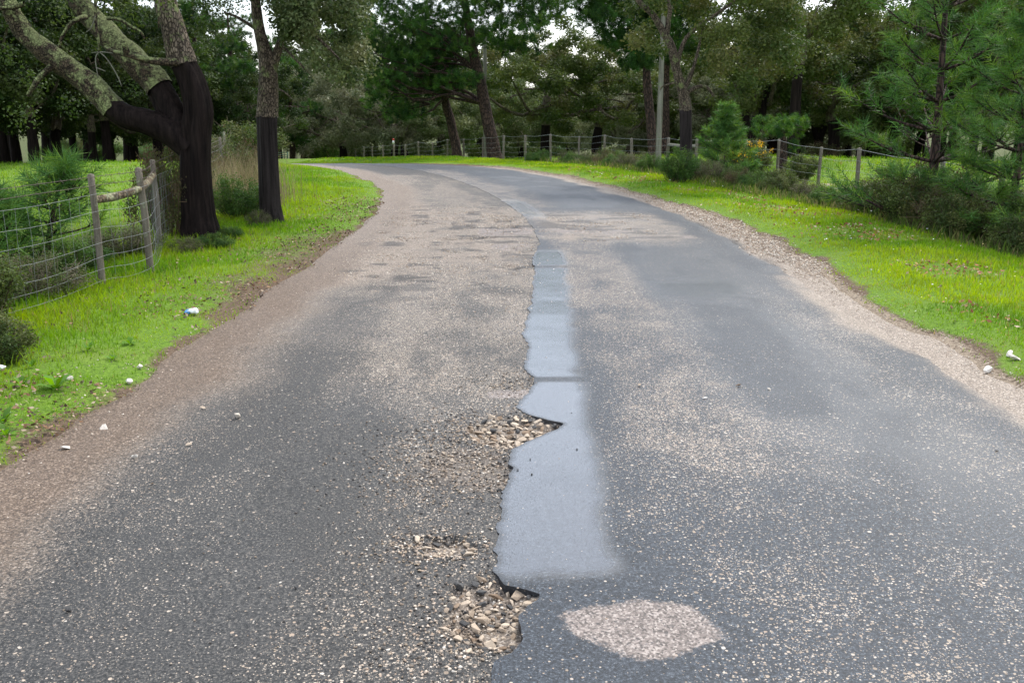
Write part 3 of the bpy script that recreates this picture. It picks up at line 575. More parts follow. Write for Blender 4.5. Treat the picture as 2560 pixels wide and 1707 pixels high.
# ------------------------------------------------------------------ foliage makers
def leaf_cloud(clumps, per, size, pal, seed, spread=.5, jit=.25, flat_=.5):
    r = np.random.default_rng(seed); cs = np.array([c[0] for c in clumps]); rs = np.array([c[1] if np.ndim(c[1]) else (c[1],)*3 for c in clumps]); m = len(cs)
    cnt = np.maximum((per*(rs.prod(1)**(2/3.)/np.mean(rs.prod(1)**(2/3.)))), 12).astype(int); idx = np.repeat(np.arange(m), cnt); n = len(idx)
    d = r.normal(size=(n, 3)); d /= np.linalg.norm(d, axis=1)[:, None]; rad = r.uniform(0, 1, n)**.45
    P = cs[idx]+d*rad[:, None]*rs[idx]*(.75+.5*r.uniform(size=(n, 1)))
    nrm = d*.6+r.normal(size=(n, 3))*.6+np.array((0, 0, flat_)); nrm /= np.linalg.norm(nrm, axis=1)[:, None]
    a = np.cross(nrm, r.normal(size=(n, 3))); a /= np.linalg.norm(a, axis=1)[:, None]+1e-9; b = np.cross(nrm, a); s = (size*r.uniform(.6, 1.35, n))[:, None]
    V = np.stack([P-a*s*.5, P+b*s*.30, P+a*s*.5, P-b*s*.30], 1); pal = np.asarray(pal)
    ct = pal[r.integers(0, len(pal), m)]; c = ct[idx]*.65+pal[r.integers(0, len(pal), n)]*.35; c = c*r.uniform(1-jit, 1+jit, (n, 1))
    return V.reshape(-1, 3), np.arange(n)[:, None]*4+np.array([[0, 1, 2, 3]]), np.repeat(c, 4, 0)
def needle_cloud(shoots, per, L, w, pal, seed, length=.25, spread=.9):
    r = np.random.default_rng(seed); P = np.array([s[0] for s in shoots]); D = np.array([s[1] for s in shoots]); D = D/np.linalg.norm(D, axis=1)[:, None]; m = len(P)
    idx = np.repeat(np.arange(m), per); n = len(idx); o = P[idx]+D[idx]*(r.uniform(-.6, .4, (n, 1))*length)
    rd = r.normal(size=(n, 3)); rd -= D[idx]*(rd*D[idx]).sum(1)[:, None]; rd /= np.linalg.norm(rd, axis=1)[:, None]
    nd_ = D[idx]*r.uniform(.25, 1.2, (n, 1))+rd*spread; nd_ /= np.linalg.norm(nd_, axis=1)[:, None]; ll = (L*r.uniform(.6, 1.15, n))[:, None]
    sd = np.cross(nd_, r.normal(size=(n, 3))); sd /= np.linalg.norm(sd, axis=1)[:, None]; tip = o+nd_*ll-np.array((0, 0, 1))*ll*.10
    V = np.stack([o-sd*w*.5, o+sd*w*.5, tip], 1); pal = np.asarray(pal); ct = pal[r.integers(0, len(pal), m)]; c = ct[idx]*r.uniform(.7, 1.25, (n, 1))
    return V.reshape(-1, 3), np.arange(n)[:, None]*3+np.array([[0, 1, 2]]), np.repeat(c, 3, 0)
OAKP = [(0.0548, 0.0914, 0.0209), (0.0783, 0.1122, 0.0287), (0.107, 0.1357, 0.0391), (0.0418, 0.0731, 0.0183), (0.1239, 0.1253, 0.0418)]
OAKD = [(0.0218, 0.0437, 0.01), (0.0346, 0.0582, 0.0146), (0.0164, 0.0346, 0.0091), (0.051, 0.0673, 0.0182)]
GREYP = [(0.1008, 0.1344, 0.0504), (0.147, 0.175, 0.077), (0.0728, 0.1064, 0.0392), (0.189, 0.203, 0.1008)]
PINEP = [(0.0475, 0.125, 0.025), (0.0688, 0.1562, 0.025), (0.0325, 0.0875, 0.025), (0.0938, 0.1812, 0.0275)]
PINED = [(0.0204, 0.0612, 0.0122), (0.0326, 0.0816, 0.0153), (0.0571, 0.1142, 0.0173), (0.0143, 0.0428, 0.0112)]
BLUEP = [(0.075, 0.1812, 0.045), (0.1025, 0.215, 0.06), (0.055, 0.1313, 0.0325), (0.1375, 0.2375, 0.0425)]
def clump_shell(rr, n, c, rad, zmin=None, lo=.55, cl=(.35, .75)):
    out = []; c = np.array(c, float); rad = np.array(rad, float); sd = rr.integers(0, 9999)
    while len(out) < n:
        d = rr.normal(size=3); d /= np.linalg.norm(d); lump = .72+.56*float(vnoise(d[0]*2.2+5, d[1]*2.2+d[2]*1.7+5, int(sd)))
        p = c+d*rad*rr.uniform(lo, 1.0)*lump
        if zmin is not None and p[2] < zmin+rr.uniform(0, .4): continue
        q = rr.uniform(*cl); out.append((p, (q, q, q*.72)))
    return out
def limb_to(mb, p0, p1, r0, r1, rr, sides=6, sag=.12, n=7):
    p0, p1 = np.array(p0, float), np.array(p1, float); L = np.linalg.norm(p1-p0); m1 = p0*.65+p1*.35+rr.normal(size=3)*L*.06-np.array((0, 0, sag*L)); m2 = p0*.3+p1*.7+rr.normal(size=3)*L*.07-np.array((0, 0, sag*L*.6))
    mb.tube([p0, m1, m2, p1], [r0, r0*.75, (r0+r1)*.5, r1], sides, n, rough=.15, seed=int(rr.integers(1, 99)))
def make_oak(seed, H, cr, cb, tr, strip, pal, leaf, per, ncl, name='cork_oak', fork=None, lean=0, bark='cork', smat='stripped', **kw):
    rr = np.random.default_rng(seed); root = empty(name, **kw); th = cb+.35*(H-cb); lx = lean
    top = np.array((lx+rr.normal()*.15, rr.normal()*.15, th))
    P = [np.array((0, 0, -.3)), np.array((rr.normal()*.05, rr.normal()*.05, th*.35)), np.array((lx*.5+rr.normal()*.1, rr.normal()*.1, th*.7)), top]
    rad = [tr*1.35, tr, tr*.85, tr*.7]; full = smooth_path(P, 25); u = np.linspace(0, 1, 25); rf = np.interp(u, np.linspace(0, 1, 4), rad); k = int(np.clip(np.searchsorted(full[:, 2], strip), 2, 22))
    mb = MB(); mb.tube(full[:k+1], rf[:k+1], 12, None, rough=.10, seed=seed, flute=.07); mb.build('stripped_trunk', M[smat], root)
    mb = MB(); mb.tube(full[k:], rf[k:]*1.14, 12, None, rough=.16, seed=seed+3); mb.build('trunk', M[bark], root)
    cl = clump_shell(rr, ncl, (lx, 0, (H+cb)/2), (cr, cr, (H-cb)/2), cb); lim = [cl[i] for i in rr.choice(len(cl), min(9, ncl), False)]
    for i, c in enumerate(lim[:6]):
        mb = MB(); a = full[int(rr.integers(14, 24))]; limb_to(mb, a, c[0], tr*.45, .03, rr); limb_to(mb, a*.4+c[0]*.6, lim[(i+3) % len(lim)][0]*.5+c[0]*.5, tr*.2, .015, rr, 5); mb.build('limb', M[bark], root)
    V, Q_, c = leaf_cloud(cl, per, leaf, pal, seed+9); obj('crown', make_mesh('crown', V, [Q_], c), M['leaf'], root)
    return root
def pine_shoots(rr, cl, n):
    out = []; w = np.array([np.prod(c[1])**(2/3.) for c in cl]); w /= w.sum()
    for i in rr.choice(len(cl), n, p=w):
        c, r = cl[i]; d = rr.normal(size=3); d[2] = d[2]*.8+.25; d /= np.linalg.norm(d); out.append((c+d*np.array(r)*rr.uniform(.35, 1)**.6, d*.7+np.array((0, 0, .55))+rr.normal(size=3)*.25))
    return out
def make_pine(seed, P, rad, cl, nshoot, per, L, w, pal, name='pine_tree', limbs=None, loc=(0, 0, 0), slen=.25, sides=12, nlimb=14, lsag=-.05, **kw):
    rr = np.random.default_rng(seed); root = empty(name, loc, **kw); full = smooth_path(P, 24); rf = np.interp(np.linspace(0, 1, 24), np.linspace(0, 1, len(P)), rad)
    mb = MB(); mb.tube(full, rf, sides, None, rough=.14, freq=9, seed=seed); mb.build('trunk', M['pinebark'], root)
    zt = full[:, 2]
    for c in sorted(cl, key=lambda c: -np.prod(c[1]))[:nlimb]:
        z0 = c[0][2]-.35*np.linalg.norm(c[0][:2]-full[-1][:2]); i = int(np.clip(np.searchsorted(zt, z0), 8, 22)); mb = MB(); limb_to(mb, full[i], c[0], rf[i]*.30, .02, rr, 6, lsag, 8)
        for q in range(2):
            d = rr.normal(size=3)*np.array(c[1])*.8; limb_to(mb, full[i]*.45+c[0]*.55, c[0]+d, rf[i]*.16, .01, rr, 4, 0, 5)
        mb.build('limb', M['pinebark'], root)
    V, T, c = needle_cloud(pine_shoots(rr, cl, nshoot), per, L, w, pal, seed+5, slen); obj('crown', make_mesh('crown', V, [T], c), M['needle'], root)
    return root
def young_pine(seed, H, r0, z0, Lmax, nwh, nbr, per, L, w, pal, lean=(0, 0), name='young_pine', power=.9, sub=4, **kw):
    rr = np.random.default_rng(seed); root = empty(name, **kw)
    P = [np.array((0, 0, -.15)), np.array((lean[0]*.3, lean[1]*.3, H*.4)), np.array((lean[0], lean[1], H))]; full = smooth_path(P, 20); mb = MB(); mb.tube(full, np.linspace(r0, .012, 20), 9, None, rough=.08, seed=seed); mb.build('trunk', M['pinebark'], root)
    shoots = [(full[-1], np.array((0, 0, 1.)))]*2
    for k in range(nwh):
        f = k/(nwh-1.); z = z0+(H*.97-z0)*f; b0 = np.array([np.interp(z, full[:, 2], full[:, i]) for i in range(3)]); Lb = Lmax*((1-f)**power*.9+.12)*rr.uniform(.8, 1.1); off = rr.uniform(0, 6)
        for j in range(nbr):
            a = off+j*6.283/nbr+rr.uniform(-.3, .3); l = Lb*rr.uniform(.65, 1.1); up = .25+.55*f; d = np.array((math.cos(a), math.sin(a), 0))
            p1 = b0+d*l*.5+np.array((0, 0, l*up*.35)); p2 = b0+d*l+np.array((0, 0, l*up)); mb = MB(); rb = r0*.34*(1-.6*f); mb.tube([b0, p1, p2], [rb, rb*.65, .006], 5, 7)
            shoots += [(p2, d+np.array((0, 0, .9)))]*1+[(p2-d*.05, d+np.array((0, 0, .5)))]
            for q in range(sub):
                g = rr.uniform(.35, .95); s0 = b0*(1-g)**2+2*g*(1-g)*p1+g*g*p2; aa = a+rr.choice((-1, 1))*rr.uniform(.5, 1.1); sl = l*.42*rr.uniform(.5, 1.1)*(1.2-g*.6); dd = np.array((math.cos(aa), math.sin(aa), rr.uniform(.3, .8)))
                s1 = s0+dd*sl; mb.tube([s0, (s0+s1)/2-np.array((0, 0, sl*.06)), s1], [.009, .007, .004], 4, 4); shoots += [(s1, dd+np.array((0, 0, .4)))]+([(s0*.45+s1*.55, dd+np.array((0, 0, .5)))] if rr.uniform() < .8 else [])
            mb.build('branch', M['pinebark'], root)
    V, T, c = needle_cloud(shoots, per, L, w, pal, seed+5, L*1.6, .75); obj('needles', make_mesh('needles', V, [T], c), M['needle'], root)
    return root
def make_shrub(seed, r, h, nst, per, leaf, pal, twig, name='shrub', **kw):
    rr = np.random.default_rng(seed); root = empty(name, **kw); mb = MB(); cl = []
    for k in range(nst):
        a = rr.uniform(0, 6.283); q = r*rr.uniform(.1, 1)**.6; top = np.array((math.cos(a)*q, math.sin(a)*q, h*(1-.45*(q/r)**2)*rr.uniform(.6, 1.1))); b = top*np.array((.25, .25, 0))-np.array((0, 0, .05))
        m = b*.5+top*.5+rr.normal(size=3)*.06*h; mb.tube([b, m, top], [.010, .007, .003], 4, 5, c=np.array(twig)*rr.uniform(.7, 1.3)); 
        for t_ in range(3):
            e = top+rr.normal(size=3)*.16*h; mb.tube([m*.4+top*.6, e], [.004, .002], 3, 2, c=np.array(twig)*rr.uniform(.8, 1.5))
        for f in ((.55, 1.0) if rr.uniform() < .7 else (1.0,)): cl.append((b*(1-f)+top*f, (r*.22, r*.22, h*.2)))
    mb.build('stems', M['twig'], root); V, Q_, c = leaf_cloud(cl, per, leaf, pal, seed+2, jit=.35); obj('foliage', make_mesh('foliage', V, [Q_], c), M['leaf'], root)
    return root
# ------------------------------------------------------------------ cork oak with three limbs, left verge
def W(base, D, pts): return [at(a, b, D+(c[0] if c else 0))-base for a, b, *c in pts]
def pr(D, *px): return [p*D/2400 for p in px]
D1 = 12.5; B1 = at(503, 612, D1); B1[2] = gz(B1[0], B1[1]); rr = np.random.default_rng(501)
t1 = empty('cork_oak', B1, label='gnarled cork oak with black stripped trunk and mossy spreading limbs by the wire fence', cat='tree')
mb = MB(); mb.tube(W(B1, D1, [(506, 628), (502, 590), (496, 540), (492, 470), (489, 400), (490, 330), (496, 275), (482, 215), (458, 160)]), pr(D1, 60, 52, 43, 39, 38, 38, 36, 33, 29), 44, 60, rough=.30, freq=.55, seed=3, flute=.05, nf=4, ang=3.2); mb.build('stripped_trunk', M['stripped'], t1)
mb = MB(); mb.tube(W(B1, D1, [(460, 163), (447, 125), (433, 75), (419, 25), (408, -20, .2), (385, -100, .4), (350, -190, .6)]), pr(D1, 32, 31, 29, 27, 25, 20, 12), 22, 46, rough=.16, freq=6, seed=4); mb.build('trunk', M['cork'], t1)
mb = MB(); mb.tube(W(B1, D1, [(478, 372), (432, 332), (370, 305), (322, 293), (281, 270)]), pr(D1, 34, 36, 33, 31, 28), 32, 36, rough=.22, freq=1.2, seed=5, ang=2.6); mb.build('stripped_limb', M['stripped'], t1)
mb = MB(); mb.tube(W(B1, D1, [(284, 273), (262, 248), (227, 212), (168, 168), (106, 123), (64, 86), (36, 46), (20, 10), (-10, -60, .3), (-70, -120, .6)]), pr(D1, 31, 29, 27, 26, 24, 22, 20, 19, 15, 8), 20, 70, rough=.22, freq=7, seed=6); mb.build('limb', M['mossy'], t1)
mb = MB(); mb.tube(W(B1, D1, [(456, 335), (440, 300, .1), (420, 258, .15), (398, 220, .2)]), pr(D1, 32, 33, 32, 31), 32, 26, rough=.22, freq=1.2, seed=7, ang=2.6); mb.build('stripped_limb', M['stripped'], t1)
mb = MB(); mb.tube(W(B1, D1, [(401, 224, .2), (372, 187, .25), (325, 140, .3), (275, 92, .4), (235, 50, .5), (195, 5, .6), (150, -70, .8), (110, -140, 1)]), pr(D1, 35, 33, 31, 29, 27, 24, 17, 9), 20, 60, rough=.22, freq=7, seed=8); mb.build('limb', M['mossy'], t1)
for pts, rad in (([(462, 156, -.05), (413, 156, -.25), (367, 150, -.35), (321, 138, -.4), (288, 131, -.35), (262, 118, -.2)], (10, 9, 8, 7, 5, 3)), ([(318, 136, -.4), (313, 118, -.45), (309, 104, -.45)], (8, 7, 6)),
                 ([(130, 166, -.1), (98, 196, -.15), (84, 216, -.2), (68, 240, -.2)], (8, 7, 6, 4)), ([(214, 44, .2), (196, 48, 0), (172, 66, -.1), (154, 95, -.15), (148, 120, -.15)], (7, 6, 5, 4, 3)),
                 ([(270, 47, 0), (300, 50, -.1), (330, 68, -.15), (352, 80, -.2), (362, 98, -.2)], (5, 4, 4, 3, 2)), ([(238, -10, -.2), (240, 60, -.3), (246, 100, -.35), (247, 130, -.35)], (4, 3.4, 3, 2.4)),
                 ([(60, 10, -.3), (30, 20, -.3), (0, 22, -.3), (-40, 30, -.3)], (6, 5, 5, 4)), ([(395, -10, -.3), (396, 30, -.35), (397, 72, -.35)], (2.4, 2, 1.5))):
    mb = MB(); mb.tube(W(B1, D1, pts), pr(D1, *rad), 8, 14, rough=.2, freq=9, seed=int(rr.integers(99))); br = mb.build('branch', M['mossy'], t1)
    if pts[0][0] == 238: hanging = br
for pts in ([(247, 130, -.35), (239, 145, -.35), (241, 170, -.35), (245, 194, -.35)], [(247, 130, -.35), (265, 145, -.35), (285, 175, -.35), (298, 200, -.35), (304, 217, -.35)], [(247, 130, -.35), (270, 132, -.35), (295, 136, -.3)], [(241, 170, -.35), (252, 174, -.35), (264, 179, -.35)], [(247, 130, -.35), (228, 133, -.35)], [(239, 40, -.3), (228, 70, -.3), (214, 82, -.3)]):
    mb = MB(); mb.tube(W(B1, D1, pts), pr(D1, *([1.2]*(len(pts)-1)+[.6])), 5, 10); mb.build('twig', M['pole'], hanging)
cl = []
for k in range(120):
    p = at(rr.uniform(-380, 520), rr.uniform(-420, -40), D1+rr.uniform(-1.5, 3.0))-B1; q = rr.uniform(.25, .5); cl.append((p, (q, q, q*.7)))
for a, b, d_, q in ((30, 60, 2.2, .3), (150, 20, 2.6, .35), (330, 40, 2.0, .3), (370, 120, 1.8, .22), (90, 200, 2.4, .3), (10, 140, 2.0, .3), (300, 10, 1.6, .28), (520, 10, 1.5, .25), (495, -20, 3.5, .4), (545, 30, 4.0, .4), (515, 70, 4.2, .35), (575, -10, 4.5, .45), (480, 110, 4.0, .3), (560, 90, 4.5, .3), (540, -60, 3.5, .45), (500, 60, 2.2, .2), (545, -10, 1.2, .25), (330, 215, 2.2, .25), (180, 260, 2.6, .3), (60, 290, 2.8, .3), (245, 20, .9, .2)): cl.append((at(a, b, D1+d_)-B1, (q, q, q*.8)))
V, Q_, c = leaf_cloud(cl, 260, .05, OAKD+OAKP[:2], 505); obj('crown', make_mesh('crown', V, [Q_], c), M['leaf'], t1)

# ------------------------------------------------------------------ slender forked cork oak beside it
D2 = 14.6; B2 = at(680, 562, D2); B2[2] = gz(B2[0], B2[1]); rr = np.random.default_rng(502)
t2 = empty('cork_oak', B2, label='slender upright cork oak stripped black to head height, bark above, on left verge', cat='tree')
mb = MB(); mb.tube(W(B2, D2, [(682, 575), (680, 545), (676, 505), (672, 420), (669, 350), (668, 291)]), pr(D2, 34, 28, 24.5, 23.5, 23, 23.5), 40, 44, rough=.26, freq=.3, seed=13, flute=.05, nf=4, ang=2.8); mb.build('stripped_trunk', M['stripped_grey'], t2)
mb = MB(); mb.tube(W(B2, D2, [(668, 293), (668, 270), (670, 230), (671, 195), (667, 150), (657, 112), (648, 70), (640, 20), (634, -60), (610, -150)]), pr(D2, 26.5, 25, 24, 24, 19, 15, 13, 12, 10, 5), 18, 60, rough=.17, freq=8, seed=14); mb.build('trunk', M['cork'], t2)
for pts, rad in (([(676, 190), (690, 140), (702, 100), (714, 60), (728, 10), (750, -60)], (13, 11, 9, 8, 7, 4)), ([(650, 80), (620, 60), (585, 40), (560, 32)], (5, 4, 3, 2)), ([(714, 60), (760, 70, -.3), (810, 110, -.4), (850, 150, -.4)], (6, 5, 4, 2)), ([(640, 10), (600, -30), (560, -60)], (7, 5, 3)), ([(728, 10), (800, 10, .3), (870, 60, .4)], (5, 4, 2)), ([(700, 110), (740, 150, -.3), (780, 190, -.4)], (4, 3, 1.5)), ([(676, 215), (710, 230, -.2), (738, 255, -.3)], (3, 2, 1))):
    mb = MB(); mb.tube(W(B2, D2, pts), pr(D2, *rad), 8, 14, rough=.2, freq=9, seed=int(rr.integers(99))); mb.build('branch', M['cork'], t2)
cl = []
for k in range(240):
    a, b = rr.uniform(570, 915), rr.uniform(-260, 215); 
    if b > 60+1.1*(a-690) and a < 800: continue
    if b > 215-.25*abs(a-800): continue
    q = rr.uniform(.13, .3); cl.append((at(a, b, D2+rr.uniform(-1.0, 1.6))-B2, (q, q, q*.85)))
V, Q_, c = leaf_cloud(cl, 230, .055, GREYP+OAKD[:2], 515); obj('crown', make_mesh('crown', V, [Q_], c), M['leaf'], t2)

# ------------------------------------------------------------------ half stripped cork oak on the right
D3 = 22.5; B3 = at(1718, 455, D3); B3[2] = gz(B3[0], B3[1]); rr = np.random.default_rng(503)
t3 = empty('cork_oak', B3, label='slim cork oak with stripped black lower trunk leaning left beside the utility pole', cat='tree')
mb = MB(); mb.tube(W(B3, D3, [(1719, 475), (1717, 440), (1715, 367), (1714, 276)]), pr(D3, 19, 16.5, 15, 14.5), 28, 30, rough=.2, freq=.6, seed=23, flute=.05, ang=2.6); mb.build('stripped_trunk', M['stripped_grey'], t3)
mb = MB(); mb.tube(W(B3, D3, [(1714, 278), (1711, 245), (1700, 205), (1690, 168), (1678, 116), (1660, 83), (1632, 37), (1601, 9), (1560, -40), (1530, -90)]), pr(D3, 15, 13, 11.5, 11, 10, 9, 7.5, 6.5, 5, 3), 14, 54, rough=.2, freq=6, seed=24); mb.build('trunk', M['cork'], t3)
for pts, rad in (([(1666, 92), (1671, 55), (1675, 25), (1666, -10), (1660, -70)], (7, 6, 5, 4, 3)), ([(1713, 240), (1735, 222), (1765, 218), (1788, 244)], (6, 5, 4, 3)), ([(1712, 225), (1730, 180), (1742, 140), (1760, 60)], (6, 5, 4, 2)), ([(1690, 165), (1720, 90), (1800, 30), (1870, -20)], (6, 5, 4, 2)), ([(1700, 205), (1660, 215), (1650, 225)], (3, 2, 1.5))):
    mb = MB(); mb.tube(W(B3, D3, pts), pr(D3, *rad), 8, 14, rough=.2, freq=8, seed=int(rr.integers(99))); mb.build('branch', M['cork'], t3)
cl = []
while len(cl) < 150:
    a, b = rr.uniform(1570, 1990), rr.uniform(-230, 235); lim = np.interp(a, [1570, 1640, 1740, 1850, 1990], [110, 130, 175, 240, 190])
    if b > lim: continue
    if 1655 < a < 1735 and b > 80 and rr.uniform() < .8: continue
    q = rr.uniform(.2, .42); cl.append((at(a, b, D3+rr.uniform(-1.2, 2.2))-B3, (q, q, q*.8)))
V, Q_, c = leaf_cloud(cl, 260, .075, OAKP, 525); obj('crown', make_mesh('crown', V, [Q_], c), M['leaf'], t3)

# ------------------------------------------------------------------ pines at the bend
def padclumps(base, D, pads, rr, dj=1.5):
    out = []
    for a, b, q in pads:
        r = q*D/2400
        for k in range(3): out.append((at(a+rr.normal()*q*.4, b+rr.normal()*q*.25, D+rr.uniform(-dj, dj))-base, (r, r, r*.55)))
    return out
D4 = 44.; B4 = at(1236, 388, D4); B4[2] = gz(B4[0], B4[1]); rr = np.random.default_rng(504)
pads = [(985, 250, 60), (945, 205, 60), (1000, 190, 60), (1060, 150, 60), (925, 150, 55), (990, 120, 65), (1075, 90, 60), (905, 100, 50), (960, 60, 60), (1040, 25, 60), (1095, 205, 45), (1060, 250, 38), (1020, 280, 40), (1110, 130, 40), (1130, 30, 55), (1200, 20, 55), (1260, 50, 55), (1310, 70, 50), (1340, 25, 50), (1385, 5, 45), (1400, -30, 45), (1340, 60, 40), (1230, -20, 60), (1310, 0, 55), (930, -20, 60), (860, 60, 40), (1150, -10, 55), (1300, 115, 40), (1250, 110, 45), (1180, -50, 60), (1280, -40, 60), (1080, -60, 60), (980, -40, 60), (1360, -50, 50), (900, 20, 50), (1165, 200, 30), (1150, 110, 40), (880, 170, 40), (1210, -110, 60), (1100, -120, 60), (1010, -100, 50)]
make_pine(504, W(B4, D4, [(1237, 400), (1230, 350), (1220, 306), (1200, 199), (1188, 153), (1179, 107), (1162, 0), (1148, -90)]), pr(D4, 20, 16, 14.5, 13, 12, 11, 9, 4), padclumps(B4, D4, pads, rr, 2.4), 5200, 42, .22, .019, PINED+PINEP[:2], loc=B4, sides=14, nlimb=22, label='tall dark pine with bent trunk and heavy spreading crown behind the bend fence', cat='tree')
D5 = 46.; B5 = at(1143, 390, D5); B5[2] = gz(B5[0], B5[1])
pads = [(1105, 210, 45), (1075, 180, 50), (1120, 160, 50), (1050, 210, 45), (1130, 100, 50), (1090, 110, 50), (1140, 220, 35), (1060, 120, 50), (1150, 60, 40)]
make_pine(506, W(B5, D5, [(1144, 400), (1140, 370), (1127, 306), (1111, 239), (1108, 150), (1115, 60)]), pr(D5, 14, 12, 11, 10, 8, 4), padclumps(B5, D5, pads, rr, 1.2), 1300, 42, .19, .016, PINED, loc=B5, nlimb=8, label='reddish leaning pine trunk standing left of the tall bent pine', cat='tree')
D6 = 38.; B6 = at(1634, 392, D6); B6[2] = gz(B6[0], B6[1])
pads = [(1435, -40, 45), (1465, 0, 45), (1490, 45, 42), (1520, 80, 42), (1555, 110, 40), (1595, 140, 38), (1545, 40, 50), (1590, 75, 50), (1520, -10, 50), (1600, 10, 55), (1650, 60, 50), (1650, 120, 40), (1700, 20, 55), (1560, -60, 55), (1640, -60, 55), (1480, -60, 45), (1610, 160, 26), (1570, 150, 26)]
make_pine(507, W(B6, D6, [(1635, 405), (1632, 370), (1627, 306), (1618, 214), (1616, 150), (1612, 60), (1605, -30)]), pr(D6, 15, 12.5, 11.5, 10.5, 9, 7, 3), padclumps(B6, D6, pads, rr, 1.6), 3000, 42, .2, .017, PINED+PINEP[:1], loc=B6, nlimb=14, label='umbrella shaped dark pine standing beside the grey utility pole', cat='tree')
D7 = 44.; B7 = at(1661, 380, D7); B7[2] = gz(B7[0], B7[1])
pads = [(1680, 100, 50), (1720, 60, 50), (1640, 30, 50), (1690, 0, 55), (1740, 120, 40), (1650, 140, 35)]
make_pine(508, W(B7, D7, [(1661, 395), (1661, 300), (1662, 214), (1668, 120), (1676, 20)]), pr(D7, 13, 12, 11, 8, 4), padclumps(B7, D7, pads, rr, 1.2), 1000, 42, .19, .016, PINED, loc=B7, nlimb=6, label='straight dark pine trunk close behind the utility pole', cat='tree')
D8 = 58.; B8 = at(520, 395, D8); B8[2] = gz(B8[0], B8[1])
for i, (px, D, hs, lab) in enumerate(((505, 50, 1.0, 'open topped pine showing sky between the two roadside cork oaks'), (590, 60, 1.15, 'taller pine far behind the slender roadside cork oak'), (730, 70, 1.0, 'dark pine at the far end of the road beside the gate'))):
    B = spot(px, D); rr = np.random.default_rng(530+i); H = (7.5, 9, 7)[i]
    cl = [(np.array((rr.normal()*1.3, rr.normal()*1.3, H*rr.uniform(.3 if i < 2 else .15, 1.0))), (.75, .75, .4)) for k in range(34 if i < 2 else 36)]
    make_pine(530+i, [(0, 0, -.3), (.1, 0, H*.4), (0, .1, H*.75), (.05, 0, H)], [.24, .19, .13, .04], cl, 1500, 44, .22, .02, PINED+PINEP[:1], loc=B, nlimb=10, label=lab, cat='tree')

# ------------------------------------------------------------------ oaks of the wood, one of each kind and copies
OK = {}
def plant(key, px, D, rz, sc=1, **kw):
    b = spot(px, D)
    if key in KIND and key not in OK:
        OK[key] = make_oak(**KIND[key]); o = OK[key]; o.location = tuple(b); o.rotation_euler = (0, 0, rz); o.scale = (sc,)*3
        tag(o, kw.get('label'), kw.get('cat'), kw.get('group')); return o
    return dup(OK[key], b, rz, sc, **kw)
KIND = {'olive': dict(seed=601, H=7.4, cr=4.0, cb=1.3, tr=.26, strip=1.9, pal=OAKP, leaf=.135, per=330, ncl=90),
        'grey': dict(seed=602, H=6.0, cr=4.2, cb=.5, tr=.22, strip=1.2, pal=GREYP+OAKP[:2], leaf=.13, per=330, ncl=90),
        'pale': dict(seed=607, H=6.4, cr=4.3, cb=.4, tr=.22, strip=1.0, pal=[(.11, .13, .065), (.15, .165, .09), (.085, .11, .05), (.18, .18, .11)], leaf=.13, per=330, ncl=95),
        'dark': dict(seed=603, H=9.4, cr=4.4, cb=1.9, tr=.22, strip=2.2, pal=OAKD, leaf=.15, per=340, ncl=110),
        'low': dict(seed=604, H=7.2, cr=4.0, cb=.8, tr=.22, strip=1.6, pal=OAKD+OAKP[:1], leaf=.14, per=330, ncl=95),
        'black': dict(seed=605, H=8.8, cr=3.6, cb=3.2, tr=.20, strip=3.4, pal=OAKP, leaf=.12, per=330, ncl=84, smat='stripped'),
        'tall': dict(seed=606, H=12.5, cr=4.8, cb=2.0, tr=.30, strip=2.4, pal=OAKD+OAKP[1:3], leaf=.17, per=330, ncl=130)}
LM = 'dark crowned cork oak in the meadow behind the left fence'
for i, (px, D, key, sc) in enumerate(((85, 43, 'dark', .9), (148, 50, 'low', 1.15), (185, 62, 'dark', 1.0), (234, 58, 'dark', 1.0), (280, 66, 'low', 1.2), (40, 50, 'dark', 1.0), (10, 58, 'dark', 1.1), (335, 62, 'low', 1.2), (-60, 38, 'dark', .95), (-230, 44, 'low', 1.2), (430, 66, 'dark', 1.1), (470, 74, 'dark', 1.1), (525, 80, 'tall', .95), (270, 46, 'dark', .95), (400, 48, 'low', 1.0), (120, 72, 'tall', 1.1), (320, 78, 'tall', 1.1), (-120, 66, 'tall', 1.2), (30, 84, 'tall', 1.2), (220, 86, 'tall', 1.2), (420, 92, 'tall', 1.2), (-20, 45, 'low', 1.1))):
    plant(key, px, D, i*2.3, sc, label={85: 'meadow oak with flared trunk standing well forward of the left meadow oaks', 148: 'meadow oak with stout trunk just behind the forward flared oak', 40: 'leaning meadow oak beyond the low bushy young pine'}.get(px, LM if D < 70 else 'tall dark oak closing the back of the left meadow'), cat='tree', group='oaks in the left meadow')
for i, (px, D, key, sc) in enumerate(((560, 60, 'low', .8), (640, 72, 'low', 1.0), (480, 80, 'low', 1.1), (700, 92, 'dark', 1.0), (580, 98, 'dark', .9), (650, 50, 'low', .7))):
    plant(key, px, D, 1+i*1.9, sc, label='dark oak seen low between the roadside cork oak trunks', cat='tree', group='oaks behind the roadside pair')
RW = {'low': 'dark oak with foliage near the ground in the right wood', 'olive': 'broad olive leaved oak in the wood beyond the right meadow', 'dark': 'very dark crowned oak deep in the wood beyond the right meadow', 'grey': 'grey green leafy oak in the wood beyond the right meadow', 'pale': 'pale leaved oak glimpsed between trunks of the right wood', 'tall': 'tall oak rising at the back of the right wood'}
BW = {'low': 'dark oak with low foliage behind the bend pines', 'olive': 'olive leaved oak behind the bend fence', 'dark': 'distant dark oak filling the wood behind the bend pines', 'grey': 'grey green oak seen under the pines beyond the bend fence', 'pale': 'pale leaved oak seen beside the umbrella pine trunk', 'tall': 'tall far oak rising behind the bend pines'}
